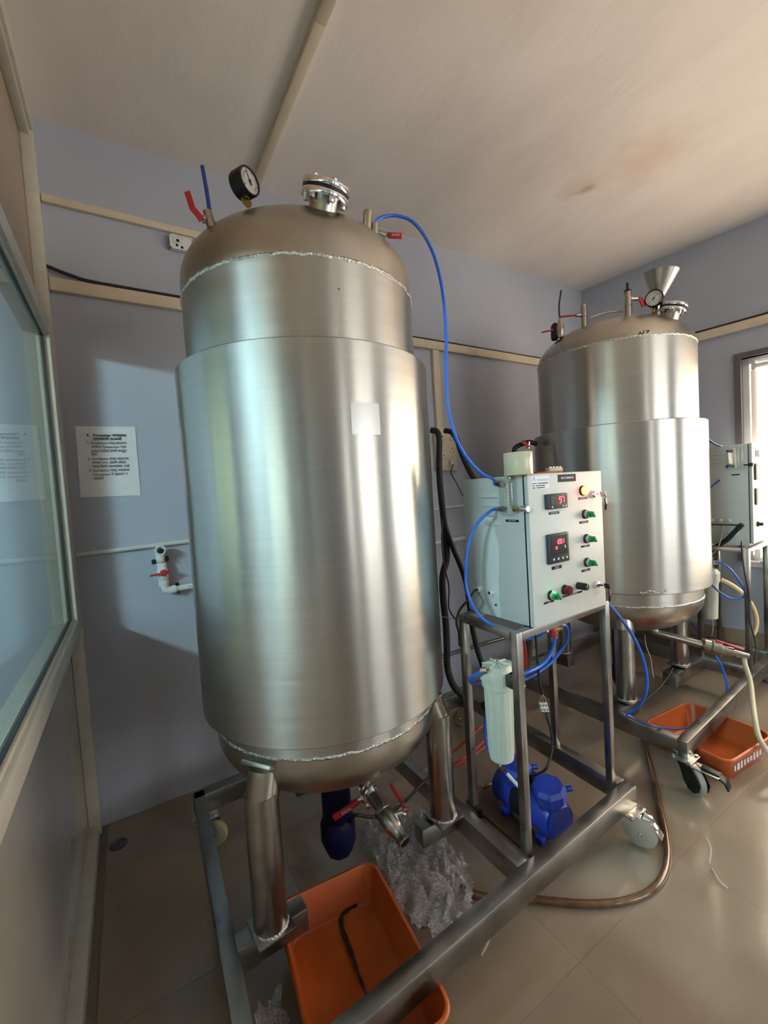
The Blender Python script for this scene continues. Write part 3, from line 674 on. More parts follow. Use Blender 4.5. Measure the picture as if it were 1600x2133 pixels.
lg = MB(); lg.beam(sx_(.06,.38), sx_(.14,.10), .005, .0005, ND, 0).beam(sx_(.14,.10), sx_(.24,.38), .005, .0005, ND, 0).boxmm(sx_(.32,.40)+V((0,-.0004,0)), sx_(.96,.22), 0)
K1.part('logo', lg, M_bluelogo, st_)
ln = MB()
for v_, segs in ((.57, ((.05,.22),(.26,.30),(.36,.94))), (.74, ((.05,.14),(.22,.74))), (.90, ((.05,.20),(.28,.72)))):
    for a, b in segs:
        x = a
        while x < b-.01:
            e_ = min(b, x+random.uniform(.03,.06)); ln.boxmm(sx_(x, v_+.035)+V((0,-.0004,0)), sx_(e_, v_-.035), 0); x = e_+.012
o = K1.part('print_lines', ln, M_text, st_, smooth=False); o['kind'] = 'stuff'
def display(t, lt, rb, big, sub=()):
    lt, rb = V(lt), V(rb)
    d = t.part('digital_display', MB().boxmm((lt.x, YF-.012, rb.z), (rb.x, YF, lt.z), .003), M_dispgrey, door)
    w_, h_ = rb.x-lt.x, lt.z-rb.z
    return d, lambda u_, v_: V((lt.x+w_*u_, YF-.0122, lt.z-h_*v_)), w_, h_
# seven-segment digits
SEG = {'0':'abcdef','1':'bc','2':'abged','3':'abgcd','4':'fgbc','5':'afgcd','6':'afgedc','7':'abc','8':'abcdefg','9':'abfgcd'}
def digits(t, s, c, h_, m, parent):
    w_ = h_*.52; th = h_*.13; b = MB(); n = len(s.replace('.','')); x = c.x - (n-1)*w_*.5*1.42
    for ch in s:
        if ch == '.':
            b.boxmm((x-w_*.78-th*.5, c.y-.001, c.z-h_/2-th*.3), (x-w_*.78+th*.5, c.y, c.z-h_/2+th*.7)); continue
        for q in SEG[ch]:
            sx0 = {'a':(0,.5),'d':(0,-.5),'g':(0,0)}.get(q)
            if sx0: b.boxmm((x-w_*.36, c.y-.001, c.z+h_*sx0[1]-th/2), (x+w_*.36, c.y, c.z+h_*sx0[1]+th/2))
            else:
                sg = 1 if q in 'bc' else -1; zz = .25 if q in 'bf' else -.25
                b.boxmm((x+sg*w_*.5-th/2, c.y-.001, c.z+h_*(zz-.20)), (x+sg*w_*.5+th/2, c.y, c.z+h_*(zz+.20)))
        x += w_*1.42
    return t.part('lit_digits', b, m, parent, smooth=False)
d1, f1, w_, h_ = display(K1, (1.160,0.900,1.359), (1.267,0.900,1.309), '97')
K1.part('screen', MB().boxmm(f1(.16,.70)+V((0,-.0008,0)), f1(.93,.14)), M_display, d1)
digits(K1, '97', f1(.66,.42)+V((0,-.0014,0)), h_*.40, M_digit, d1)
for u_, v_ in ((.22,.86),(.74,.86),(.87,.86)): K1.part('button', MB().disc_knob(f1(u_,v_), ND, h_*.065, .002, 14), M_sticker, d1)
d2, f2, w_, h_ = display(K1, (1.158,0.900,1.227), (1.264,0.900,1.129), '120.1')
K1.part('screen', MB().boxmm(f2(.10,.72)+V((0,-.0008,0)), f2(.90,.06)), M_display, d2)
digits(K1, '120.1', f2(.52,.27)+V((0,-.0014,0)), h_*.145, M_digit, d2)
digits(K1, '1', f2(.74,.47)+V((0,-.0014,0)), h_*.10, M_digitg, d2)
K1.part('lit_bars', MB().boxmm(f2(.30,.455)+V((0,-.0012,0)), f2(.40,.43)).boxmm(f2(.30,.515)+V((0,-.0012,0)), f2(.40,.49)), M_digit, d2)
for u_, v_ in ((.20,.85),(.42,.85),(.64,.85),(.84,.85)): K1.part('button', MB().disc_knob(f2(u_,v_), ND, h_*.038, .002, 14), M_sticker, d2)
tag(K1, (1.180,0.900,1.299), (1.233,0.900,1.291), 'RPM INDICATOR', parent=door)
tag(K1, (1.182,0.900,1.118), (1.233,0.900,1.107), 'TEMPERATURE\nCONTROLLER', parent=door)
tag(K1, (1.342,0.900,1.338), (1.393,0.900,1.331), 'POWER INDICATOR', parent=door)
tag(K1, (1.342,0.900,1.254), (1.392,0.900,1.246), 'COMPRESSOR', parent=door)
tag(K1, (1.345,0.900,1.168), (1.395,0.900,1.161), 'MOTOR', parent=door)
tag(K1, (1.342,0.900,1.083), (1.392,0.900,1.075), 'UV LAMP', parent=door)
tag(K1, (1.135,0.900,1.007), (1.186,0.900,1.001), 'HEATER', parent=door)
tag(K1, (1.232,0.900,1.011), (1.342,0.900,1.005), 'MOTOR RPM CONTROLLER', parent=door)
lp = V((1.366,0.900,1.361))
l_ = K1.part('pilot_lamp', MB().lathe([(.0175,0),(.0175,.004),(.015,.006)], lp, ND, 28), M_black, door)
K1.part('lamp_lens', MB().lathe([(.0145,.005),(.0145,.016),(.012,.020),(0,.021)], lp, ND, 28), M_lamp, l_, 'glowing red lens')
def selector(p, m_knob, lit=False):
    p = V(p)
    s_ = K1.part('selector_switch', MB().lathe([(.0165,0),(.0165,.006),(.015,.008)], p, ND, 28), M_black, door)
    K1.part('switch_ring', MB().lathe([(.0145,.006),(.0145,.014),(.0125,.016),(0,.016)], p, ND, 28), M_zinc, s_)
    K1.part('switch_knob', MB().lathe([(.0118,.015),(.011,.024),(0,.024)], p, ND, 20).box(None, (.008,.022,.016), .002, M=frameM(p+ND*.030, V((.8,0,.6)), ND)), m_knob, s_)
    return s_
for p in ((1.374,0.900,1.277), (1.377,0.900,1.190), (1.374,0.900,1.106)): selector(p, M_green)
gs = selector((1.171,0.900,1.025), M_green)
K1.part('lit_strip', MB().beam(V((1.155,0.880,1.045)), V((1.171,0.880,1.035)), .004, .003, ND), M_digitg, gs)
rk = V((1.244,0.900,1.031))
r_ = K1.part('push_button', MB().lathe([(.017,0),(.017,.006),(.016,.008)], rk, ND, 24), M_black, door)
K1.part('button_lens', MB().lathe([(.0155,.007),(.0165,.02),(.0125,.025),(0,.025)], rk, ND, 10), M_redknob, r_, 'dark red faceted lens')
bk = V((1.319,0.900,1.032))
b_ = K1.part('speed_knob', MB().lathe([(.0125,0),(.0125,.03),(.0105,.036),(0,.036)], bk, ND, 24), M_black, door)
K1.part('knob_pointer', MB().boxmm(bk+V((-.0008,-.0368,-.002)), bk+V((.0008,-.036,.010))), M_ink, b_)
def lockkey(p, hang, dark):
    p = V(p)
    o = K1.part('cam_lock', MB().lathe([(.014,0),(.014,.003),(.012,.009),(.008,.011),(0,.011)], p, ND, 24), M_chrome, door)
    K1.part('key', MB().beam(p+ND*.008, p+ND*.026, .009, .002, V((0,0,1))).box(None, (.020,.020,.004), .0018, M=frameM(p+ND*.040, V((0,-1,0)), V((1,0,.3)))), M_black if dark else M_zinc, o)
    a = p+ND*.046+V((.002,0,-.004))
    K1.part('spare_key', MB().lathe([(.0115,-.002),(.0125,0),(.0115,.002)], a+V((.004,0,-.020)), V((.3,-1,.1)), 20).beam(a+V((.003,0,-.03)), a+V((.002,.002,-.052)), .006, .002, ND), M_black, o)
lockkey((1.424,0.900,1.344), True, False); lockkey((1.426,0.900,1.018), True, True)
XS = 1.085
for (a, b) in (((1.085,1.107,1.357), (1.085,1.025,1.357)), ((1.085,1.104,1.326), (1.085,1.027,1.326)), ((1.085,1.085,1.292), (1.085,1.024,1.294)), ((1.085,1.097,1.259), (1.085,1.022,1.262))):
    a, b = V(a), V(b); z = (a.z+b.z)/2
    y0, y1 = min(a.y,b.y), max(a.y,b.y)
    K1.part('louver', MB().quadstrip([[V((XS-.0005,y0,z)), V((XS-.009,y0+.006,z)), V((XS-.0005,y0+.004,z+.016))], [V((XS-.0005,y1,z)), V((XS-.009,y1-.006,z)), V((XS-.0005,y1-.004,z+.016))]]), M_cab, ang=60)
XDs, NDs = V((0,-1,0)), V((-1,0,0))
ra, rb_ = V((1.085,0.997,1.422)), V((1.085,0.942,1.297))
yA, yB, zA, zB = rb_.y, ra.y, rb_.z, ra.z      # y small = nearer to the door
rot = K1.part('rotameter', MB().boxmm((XS-.030, yA, zA), (XS-.001, yB, zB), .004), M_clear, label='clear acrylic air flow meter')
K1.part('flow_tube', MB().cyl((XS-.016,(yA+yB)/2,zA+.02), (XS-.016,(yA+yB)/2,zB-.008), .0055, 14), M_clear, rot)
K1.part('flow_scale', MB().boxmm((XS-.0312,yA+.012,zA+.034), (XS-.0306,yA+.015,zB-.02)), M_conduit, rot)
for k in range(9):
    z = zA+.036+k*.0105
    K1.part('scale_mark', MB().boxmm((XS-.0312,yA+.004,z), (XS-.0306,yA+.012,z+.001)), M_text, rot)
K1.part('tube_cap', MB().lathe([(.007,0),(.007,.007),(.004,.011)], (XS-.016,yA+.014,zB-.004), (0,0,1), 6), M_zinc, rot)
for z in (zB-.02, zA+.022):
    yy = yB-.001
    K1.part('hose_fitting', MB().lathe([(.0085,0),(.0085,.010),(.0065,.011),(.0065,.021)], (XS-.016, yy, z), (0,1,0), 6).cyl((XS-.016,yy-.006,z), (XS-.016,yy,z), .0095, 16), M_pipe, rot)
kp = V((XS-.016, yA, zA+.022))
kn = K1.part('flow_knob', MB().cyl(kp+ND*.012, kp+ND*.030, .003, 10).lathe([(.008,.0),(.0105,.002),(.0105,.024),(.009,.026),(0,.026)], kp+ND*.026, ND, 24), M_zinc, rot)
K1.part('flow_nut', MB().lathe([(.010,-.004),(.010,.008),(.006,.012)], kp, ND, 6), M_brass, rot)
lt, rb2 = V((1.085,0.997,1.282)), V((1.085,0.943,1.275))
tg = K1.part('name_tag', MB().boxmm((XS-.0012, rb2.y, rb2.z-.001), (XS, lt.y, lt.z)), M_label)
K1.text('AIR ROTAMETER', .0052, (XS-.0013, (lt.y+rb2.y)/2, (lt.z+rb2.z)/2), XDs, NDs, M_conduit, tg, xs=.9)
glands = []
for p in ((1.085,1.131,1.024), (1.085,1.072,1.022)):
    p = V(p); glands.append(p)
    g_ = K1.part('cable_gland', MB().lathe([(.0125,0),(.0125,.007),(.010,.008),(.0105,.016),(.008,.021),(.0055,.021)], p, NDs, 6), M_white)
    K1.part('gland_hole', MB().lathe([(.0055,.0205),(.0055,.0213),(0,.0213)], p, NDs, 14), M_black, g_)
K1.part('plug_hole', MB().lathe([(.0045,0),(.0045,.0006),(0,.0006)], (1.085,1.063,0.977), NDs, 14), M_black)

# second cabinet, by the window
A2 = math.radians(4)
x2 = V((math.cos(A2), math.sin(A2), 0)); y2 = V((-math.sin(A2), math.cos(A2), 0)); F2 = V((3.205, 1.005, 0))
def c2(a, b, z): return F2 + x2*a + y2*b + V((0,0,z))
def box2(a0, b0, z0_, a1, b1, z1_, bev=.003):
    M_ = Matrix(((x2.x,y2.x,0,0),(x2.y,y2.y,0,0),(0,0,1,0),(0,0,0,1))); M_.translation = c2((a0+a1)/2,(b0+b1)/2,(z0_+z1_)/2)
    return MB().box(None, (a1-a0, b1-b0, z1_-z0_), bev, M=M_)
K2 = Thing('control_cabinet', 'cream white control cabinet beside the window behind the farther tank', 'cabinet', (3.38, 1.16, .93), 'control cabinets')
ZB2, ZT2 = .945, 1.555
K2.part('cabinet_body', box2(0,.020,ZB2-.012,.36,.30,ZT2-.003), M_cab)
K2.part('door_seal', box2(.003,.014,ZB2+.004,.357,.021,ZT2-.006,0), M_black)
k2d = K2.part('cabinet_door', box2(0,0,ZB2,.36,.0155,ZT2), M_cab)
d3 = K2.part('digital_display', box2(.030,-.010,1.33,.10,.001,1.43,.002), M_dispgrey, k2d)
K2.part('screen', box2(.036,-.012,1.37,.094,-.009,1.41,0), M_sticker, d3)
K2.part('digital_display', box2(.030,-.010,1.18,.10,.001,1.28,.002), M_dispgrey, k2d)
K2.part('nameplate', box2(.06,-.0015,1.47,.14,.0005,1.51,0), M_label, k2d)
s2 = K2.part('selector_switch', MB().lathe([(.016,0),(.016,.01),(.010,.012),(.010,.03)], c2(.075,0,1.06), -y2, 20), M_black, k2d)
rot2 = K2.part('rotameter', box2(-.028,.035,1.405,-.001,.085,1.535), M_clear, label='clear acrylic air flow meter')
K2.part('flow_tube', MB().cyl(c2(-.014,.06,1.42), c2(-.014,.06,1.53), .006, 12), M_clear, rot2)
K2.part('mounting_plate', box2(-.004,.085,1.42,-.0005,.115,1.51,.001), M_zinc, rot2)
for z in (1.518, 1.425): K2.part('hose_fitting', MB().lathe([(.008,0),(.008,.01),(.006,.011),(.006,.024)], c2(-.014,.084,z), y2, 6), M_pipe, rot2)
K2.part('flow_knob', MB().lathe([(.004,0),(.004,.02),(.0105,.021),(.0105,.045),(0,.046)], c2(-.014,.036,1.425), -y2, 20), M_black, rot2)
K2.part('name_tag', box2(-.0015,.06,1.365,.0,.10,1.373,0), M_label)
for z in (1.50, 1.475, 1.45): K2.part('louver', box2(-.005,.14,z,.001,.22,z+.004,.001), M_cab)
for b in (.115,.16,.205): K2.part('cable_gland', MB().lathe([(.012,0),(.012,.008),(.009,.018),(.005,.019)], c2(-.0,b,1.085), -x2, 6), M_white)
K2.part('cable_tray', box2(-.006,.06,1.055,.0,.28,1.063,.001), M_black)
for b in (.095,.235): K2.part('socket_cover', MB().lathe([(.026,0),(.026,.012),(.022,.016),(0,.016)], c2(0,b,1.015), -x2, 24), M_white)

# ------------------------------------------------------------------ fixed to the walls and ceiling
def trunking(name, label, lo, hi, cuts, axis, loc):
    t = Thing(name, label, 'conduit', loc)
    lo, hi = V(lo), V(hi)
    c = [lo[axis]] + list(cuts) + [hi[axis]]
    for a, b in zip(c, c[1:]):
        l2, h2 = lo.copy(), hi.copy(); l2[axis] = a+.0006; h2[axis] = b-.0006
        t.part('cover_strip', MB().boxmm(l2, h2, .003), M_trunk)
    return t
trunking('cable_trunking', 'cream cable trunking high on the wall, upper of two left of the tank', (-.198,D-.020,2.681), (.95,D,2.713), (.45,), 0, (.35,D-.02,2.681))
tb = trunking('cable_trunking', 'long cream cable trunking across the blue wall with black cable on top', (-.198,D-.028,2.320), (3.47,D,2.374), (.42,.95,1.30,1.745,2.19,2.62,3.05), 0, (1.6,D-.03,2.32))
trunking('cable_trunking', 'vertical cream cable trunking above the socket board', (1.803,D-.024,1.80), (1.856,D,2.319), (), 2, (1.83,D-.02,1.80))
tr = Thing('cable_trunking', 'cream cable trunking on the window wall behind the farther tank', 'conduit', wp(1.4,2.34,-.014))
for a, b in ((2.20,1.62), (1.62,.985)): tr.part('cover_strip', wallbar(a-.001, b, 2.335, 2.392, -.024, 0), M_trunk, smooth=False)
tcx = Thing('ceiling_trunking', 'cream conduit strip running along the ceiling', 'conduit', (.69, .8, H-.022))
for a, b in ((D-.001, 1.35), (1.349, .2), (.199, -1.2)): tcx.part('cover_strip', MB().boxmm((.672, b, H-.024), (.712, a, H), .003), M_trunk)
single('cable', 'black cable lying on top of the long cream trunking', 'cable', MB().tube([(-.243,2.206,2.418),(-.196,2.206,2.411),(-.12,2.21,2.392),(-.03,2.213,2.3815),(.3,2.216,2.381),(.9,2.22,2.381),(1.6,2.222,2.381),(2.3,2.222,2.381),(3.2,2.222,2.381),(3.46,2.21,2.383)], .0075, 8), M_blackcable, (1.4,2.22,2.374))
single('cable', 'black cable on the trunking of the window wall, bent up at its end', 'cable', MB().tube([wp(2.19,2.40,-.013),wp(1.7,2.40,-.013),wp(1.2,2.40,-.013),wp(1.05,2.402,-.013),wp(1.0,2.415,-.013),wp(.985,2.43,-.02)], .0085, 8), M_blackcable, wp(1.5,2.392,-.013))
jb = Thing('junction_box', 'open white junction box on the wall left of the nearer tank', 'switch', (.31,D-.02,2.605))
jb.part('box_body', MB().boxmm((.272,D-.030,2.600), (.365,D,2.662), .003), M_pvc)
jb.part('box_lip', MB().boxmm((.270,D-.034,2.598), (.276,D-.0295,2.664)).boxmm((.270,D-.034,2.658), (.367,D-.0295,2.664)).boxmm((.270,D-.034,2.598), (.367,D-.0295,2.604)), M_pvc)
jb.part('knockout', MB().lathe([(.007,0),(.007,.001),(0,.001)], (.305,D-.030,2.640), ND, 14).lathe([(.006,0),(.006,.001),(0,.001)], (.300,D-.030,2.618), ND, 14).lathe([(.006,0),(.006,.001),(0,.001)], (.322,D-.030,2.612), ND, 14), M_black)
jb.part('terminal', MB().boxmm((.286,D-.036,2.632),(.298,D-.030,2.65),.002), M_pvc)
sb = Thing('socket_board', 'cream wall socket board with a plug in it', 'socket', (1.87,D-.02,1.517))
sb.part('board', MB().boxmm((1.780,D-.035,1.517), (1.952,D,1.800), .005), M_trunk)
for cx, cz in ((1.832,1.725), (1.908,1.725), (1.832,1.60), (1.908,1.645)):
    s_ = sb.part('socket', MB().boxmm((cx-.032,D-.038,cz-.036), (cx+.032,D-.0348,cz+.036), .001), M_trunk)
    for dx, dz, q in ((0,.018,.0048), (-.012,-.006,.0036), (.012,-.006,.0036), (-.017,.004,.003), (.017,.004,.003)):
        sb.part('pin_hole', MB().lathe([(q,0),(q,.0006),(0,.0006)], (cx+dx,D-.038,cz+dz), ND, 10), M_black, s_)
pl_ = sb.part('plug', MB().box((1.893,D-.050,1.572), (.030,.024,.036), .006), M_trunk)
single('cable', 'thin black cord hanging from the plug in the socket board', 'cable', MB().tube([(1.893,D-.060,1.556), (1.864,2.170,1.499), (1.892,2.150,1.423), (1.906,2.120,1.351), (1.934,2.100,1.278), (1.992,2.100,1.184)], .0035, 8), M_blackcable, (1.9,D-.06,1.5))
ns = Thing('notice_sheet', 'white printed notice sheet taped to the blue wall', 'notice', (-.05,D-.002,1.457))
nb = MB(); Q = [V((-.158,D-.0022,1.765)), V((.0635,D-.0022,1.768)), V((.0615,D-.0022,1.455)), V((-.164,D-.0022,1.460))]
rings = []
for i in range(13):
    v_ = i/12; row = []
    for j in range(9):
        u_ = j/8; p = (Q[0]*(1-u_)+Q[1]*u_)*(1-v_) + (Q[3]*(1-u_)+Q[2]*u_)*v_
        row.append(p + V((0, -.0016*abs(math.sin(u_*9+v_*4))*v_, 0)))
    rings.append(row)
nb.quadstrip(rings, False, False)
sheet = ns.part('sheet', nb, M_paper)
LN = [(.165,.125,'4.',1),(.27,.125,'Fermenter वापरताना',1),(.27,.178,'घ्यावयाची काळजी',1),(.16,.236,'1.',0),(.225,.236,'Sterilation चालू करताना',0),(.23,.292,'अगोदर Fermenter च्या',0),(.225,.350,'Jaket मधील पाणी काढून',0),(.225,.402,'घेणे',0),
      (.16,.462,'2.',0),(.225,.462,'Sterilation चालू असताना',0),(.225,.516,'मधला        ठेवणे वॉल्व',0),(.225,.570,'चालू ठेवणे आवश्यक आहे',0),(.165,.628,'3.',0),(.225,.628,'Sterilation चालू असताना',0),(.225,.686,'Fermenter चे झाकण न',0),(.225,.740,'उघडावे',0)]
def npt(u_, v_): return (Q[0]*(1-u_)+Q[1]*u_)*(1-v_) + (Q[3]*(1-u_)+Q[2]*u_)*v_ + V((0,-.0022,0))
for u_, v_, s_, bd in LN: ns.text(s_, .0158 if bd else .0150, npt(u_, v_), XD, ND, M_text, sheet, 'LEFT', bold=.0003 if bd else 0, xs=.98)
ns.part('scribble', MB().tube([npt(.385+.012*k, .516+(.007 if k % 2 else -.007)) for k in range(9)], .0010, 5, False), M_text, sheet)
# pipes on the back wall
single('conduit_pipe', 'thin white conduit running level along the blue wall above the tap', 'pipe', MB().tube([(-.198,D-.011,1.214),(1.0,D-.011,1.240),(2.2,D-.011,1.277),(3.46,D-.011,1.30)], .0105, 12, False).boxmm((-.198,D-.006,1.204),(-.197,D,1.224)), M_conduit, (1.6,D-.01,1.20))
tp = Thing('plastic_tap', 'white plastic ball valve with red handle on the blue wall', 'valve', (.12,D-.03,1.02))
tp.part('outlet_elbow', MB().tube([(.117,D-.034,1.155),(.117,D-.034,1.185),(.117,D-.046,1.197),(.117,D-.066,1.200)], .019, 18).lathe([(.0215,0),(.0225,.003),(.0225,.016),(.0215,.018),(.0165,.018),(.0165,-.012),(0,-.012)], (.117,D-.060,1.200), ND, 26), M_pvc)
tp.part('outlet_hole', MB().lathe([(.0115,.0),(.0115,.001),(0,.001)], (.119,D-.0735,1.197), ND, 18), M_black)
cl = tp.part('clamp', MB().lathe([(.021,-.006),(.021,.006)], (.116,D-.034,1.150), (0,0,1), 20), M_conduit)
for sx0, dz in ((-.038,-.003), (.034,.006)): tp.part('clamp_knob', MB().lathe([(.004,0),(.011,.004),(.012,.014),(.009,.019),(0,.020)], (.116+sx0*.45,D-.036,1.150+dz*.6), (sx0,-.006,dz), 12), M_black, cl)
vb = tp.part('valve_body', MB().lathe([(.0195,.032),(.0195,.058),(.023,.062),(.0245,.085),(.023,.105),(.020,.110),(.020,.140)], (.120,D-.034,1.0), (0,0,1), 24).cyl((.120,D-.034,1.095), (.120,D-.068,1.095), .010, 14), M_pvc)
tp.part('tap_handle', MB().beam((.066,D-.069,1.090), (.112,D-.069,1.093), .010, .008, ND, .003).lathe([(.016,0),(.016,.008),(.012,.012),(0,.012)], (.122,D-.064,1.095), ND, 8).beam((.118,D-.069,1.094), (.148,D-.069,1.098), .014, .008, ND, .003), M_red, vb)
tp.part('bottom_elbow', MB().tube([(.123,D-.034,1.062),(.124,D-.034,1.030),(.129,D-.034,1.013),(.146,D-.034,1.006),(.170,D-.034,1.008)], .017, 18), M_pvc)
tp.part('socket_ring', MB().lathe([(.0195,0),(.0195,.018)], (.1235,D-.034,1.040), (0,0,1), 22).lathe([(.0185,0),(.0185,.018)], (.152,D-.034,1.0075), (1,0,.02), 22), M_pvc)
pp = Thing('water_pipe', 'white plastic water pipe leading right from the tap along the wall', 'pipe', (1.6,D-.03,1.0))
pp.part('pipe', MB().tube([(.165,D-.034,1.008),(1.0,D-.034,1.024),(2.0,D-.034,1.048),(3.46,D-.034,1.075)], .0135, 14, False), M_pvc)
for x, z in ((.176,1.0085), (2.2,1.053)):
    k_ = pp.part('pipe_clip', MB().lathe([(.0155,-.006),(.0155,.006)], (x,D-.034,z), (1,0,0), 18), M_conduit)
    for s_ in (-1, 1): pp.part('clip_screw', MB().lathe([(.003,0),(.0085,.002),(.0085,.010),(0,.012)], (x,D-.034,z+s_*.0145), (0,-.35,s_), 12), M_black, k_)
tx = MB()
pp.text('PVC  25', .009, (.235,D-.048,1.0125), XD, ND, M_text)
single('steel_pipe', 'dull steel pipe running low along the back wall', 'pipe', MB().tube([(1.70,D-.014,.268),(2.1,D-.014,.258),(2.9,D-.014,.235)], .013, 12, False).boxmm((2.895,D-.02,.22),(2.905,D,.25)), M_pipe, (2.3,D-.014,.24))

# lamp of the next room that throws the bright patch through the glass
tl = Thing('tube_light', 'lit white tube lamp in the next room, seen only as light', 'lamp', (XA+.10,0,2.28))
tl.part('lamp_tube', MB().cyl((XA+.13,-.30,2.30), (XA+.13,.30,2.30), .058, 20), M_tube)
tl.part('lamp_batten', MB().boxmm((XA,-.33,2.275), (XA+.07,.33,2.325), .004), M_winframe)
for y_ in (-.315, .315): tl.part('lamp_holder', MB().boxmm((XA+.05,y_-.015,2.28), (XA+.135,y_+.015,2.32), .003), M_winframe)

# ------------------------------------------------------------------ loose things and hoses
def hose(name, label, cat, pts, r_, m, group=None, seg=10, sub=6, loc=None):
    P = [V(p) for p in pts]; lo = min(P, key=lambda p: p.z)
    return single(name, label, cat, MB().tube(P, r_, seg, True, sub), m, loc or lo, group)
FT = V((XS-.016, yB+.018, zB-.02)); FB = V((XS-.016, yB+.018, zA+.022))
hose('air_hose', 'bright blue air hose arching from the dome to the top of the flow meter', 'hose',
     [(0.673,1.058,2.170), (0.697,1.073,2.200), (0.726,1.069,2.215), (0.763,1.058,2.219), (0.804,1.043,2.203), (0.841,1.030,2.154), (0.867,1.022,2.085), (0.883,1.018,1.986), (0.887,1.021,1.871), (0.886,1.028,1.754), (0.889,1.031,1.651), (0.907,1.027,1.568), (0.947,1.023,1.496), (0.998,1.012,1.442), (1.040,1.003,1.420), FT+V((0,.012,.001)), FT], .0052, M_blue)
hose('air_hose', 'bright blue air hose looping down the cabinet side from the flow meter', 'hose',
     [FB, FB+V((0,.016,-.001)), (1.033,1.019,1.312), (1.004,1.046,1.278), (0.976,1.060,1.220), (0.960,1.066,1.149), (0.954,1.066,1.076), (0.955,1.050,1.021), (0.971,1.026,0.970), (1.023,1.015,0.922), (1.122,1.045,0.861), (1.242,1.086,0.809), (1.306,1.071,0.809), (1.319,1.041,0.832)], .0052, M_blue)
rg = Thing('air_valve', 'small brass air valve with red body under the nearer cabinet', 'valve', (1.341,1.028,0.838))
rg.part('valve_body', MB().lathe([(.008,0),(.012,.004),(.012,.016),(.009,.02),(.009,.04)], (1.338,1.029,0.838), cr+cu*.2, 6).lathe([(.008,0),(.008,.03)], (1.351,1.022,0.837), -cu, 8), M_brass)
rg.part('red_body', MB().beam((1.328,1.025,0.853), (1.337,1.017,0.814), .020, .018, -cf, .004), M_red)
rg.part('end_cap', MB().lathe([(.008,0),(.008,.010),(.005,.012),(0,.012)], (1.316,1.032,0.839), -cr-cf*.5, 12), M_chrome)
rg.part('mounting_stem', MB().cyl((1.351,1.022,0.845), (1.357,1.020,0.873), .006, 10), M_brass)
hose('air_hose', 'blue air hose sweeping from the air valve down to the white filter', 'hose',
     [(1.335,1.018,0.814), (1.330,1.020,0.782), (1.304,1.021,0.746), (1.250,1.018,0.728), (1.184,1.012,0.727), (1.140,1.015,0.728), (1.105,1.014,0.739)], .0068, M_blue)
hose('air_hose', 'darker blue air hose curling behind the air valve', 'hose',
     [(1.367,1.012,0.853), (1.400,1.016,0.843), (1.424,1.023,0.813), (1.435,1.037,0.772), (1.423,1.054,0.735), (1.379,1.067,0.693), (1.314,1.081,0.664), (1.255,1.093,0.650), (1.198,1.104,0.644), (1.151,1.132,0.640), (1.062,1.130,0.675), (0.988,1.095,0.710), (0.952,1.071,0.741), (0.943,1.043,0.768), (0.955,1.014,0.791)], .0062, M_blue)
fx, fy = 1.038, 1.026
fi = Thing('water_filter', 'white ribbed filter housing hung on the nearer stand', 'filter', (fx, fy, .455))
fi.part('filter_bowl', MB().lathe([(0,.452),(.030,.452),(.040,.460),(.0425,.475),(.047,.70),(.049,.712),(.054,.716),(.054,.732)], (fx,fy,0), (0,0,1), 40), M_filter)
rb = MB()
for k in range(16):
    a = 2*PI*k/16; ca, sa = math.cos(a), math.sin(a)
    rb.beam((fx+ca*.0425, fy+sa*.0425, .478), (fx+ca*.0472, fy+sa*.0472, .702), .005, .003, (ca,sa,0), .001)
fi.part('rib', rb, M_filter)['kind'] = 'stuff'
hd_ = fi.part('filter_head', MB().lathe([(.056,.730),(.057,.745),(.057,.765),(.050,.782),(.042,.790),(0,.792)], (fx,fy,0), (0,0,1), 12).boxmm((fx-.064,fy-.020,.745),(fx+.064,fy+.020,.785),.004), M_filter, ang=25)
for k in range(6): 
    a = 2*PI*k/6+.2; fi.part('head_rib', MB().beam((fx+math.cos(a)*.012, fy+math.sin(a)*.012, .794), (fx+math.cos(a)*.05, fy+math.sin(a)*.05, .787), .006, .010, None, .002), M_filter, hd_)
fi.part('inlet_fitting', MB().lathe([(.010,0),(.010,.012),(.007,.013),(.007,.020)], (0.966,1.007,0.793), -cr, 6), M_chrome, hd_)
fi.part('bracket', MB().boxmm((fx-.02,fy-.105,.735), (fx+.016,fy-.052,.775), .002).boxmm((fx-.006,fy-.068,.735),(fx+.028,fy-.05,.775),.002), M_darkmetal)
fi.part('bracket_screw', MB().cyl((fx-.004,fy-.107,.757), (fx-.004,fy-.120,.757), .004, 8), M_zinc)
hose('air_hose', 'blue air hose dropping from behind the filter to the blue compressor', 'hose',
     [(1.121,1.128,0.647), (1.108,1.155,0.567), (1.107,1.174,0.484), (1.118,1.186,0.407), (1.137,1.183,0.349), (1.157,1.175,0.311)], .0048, M_blue)
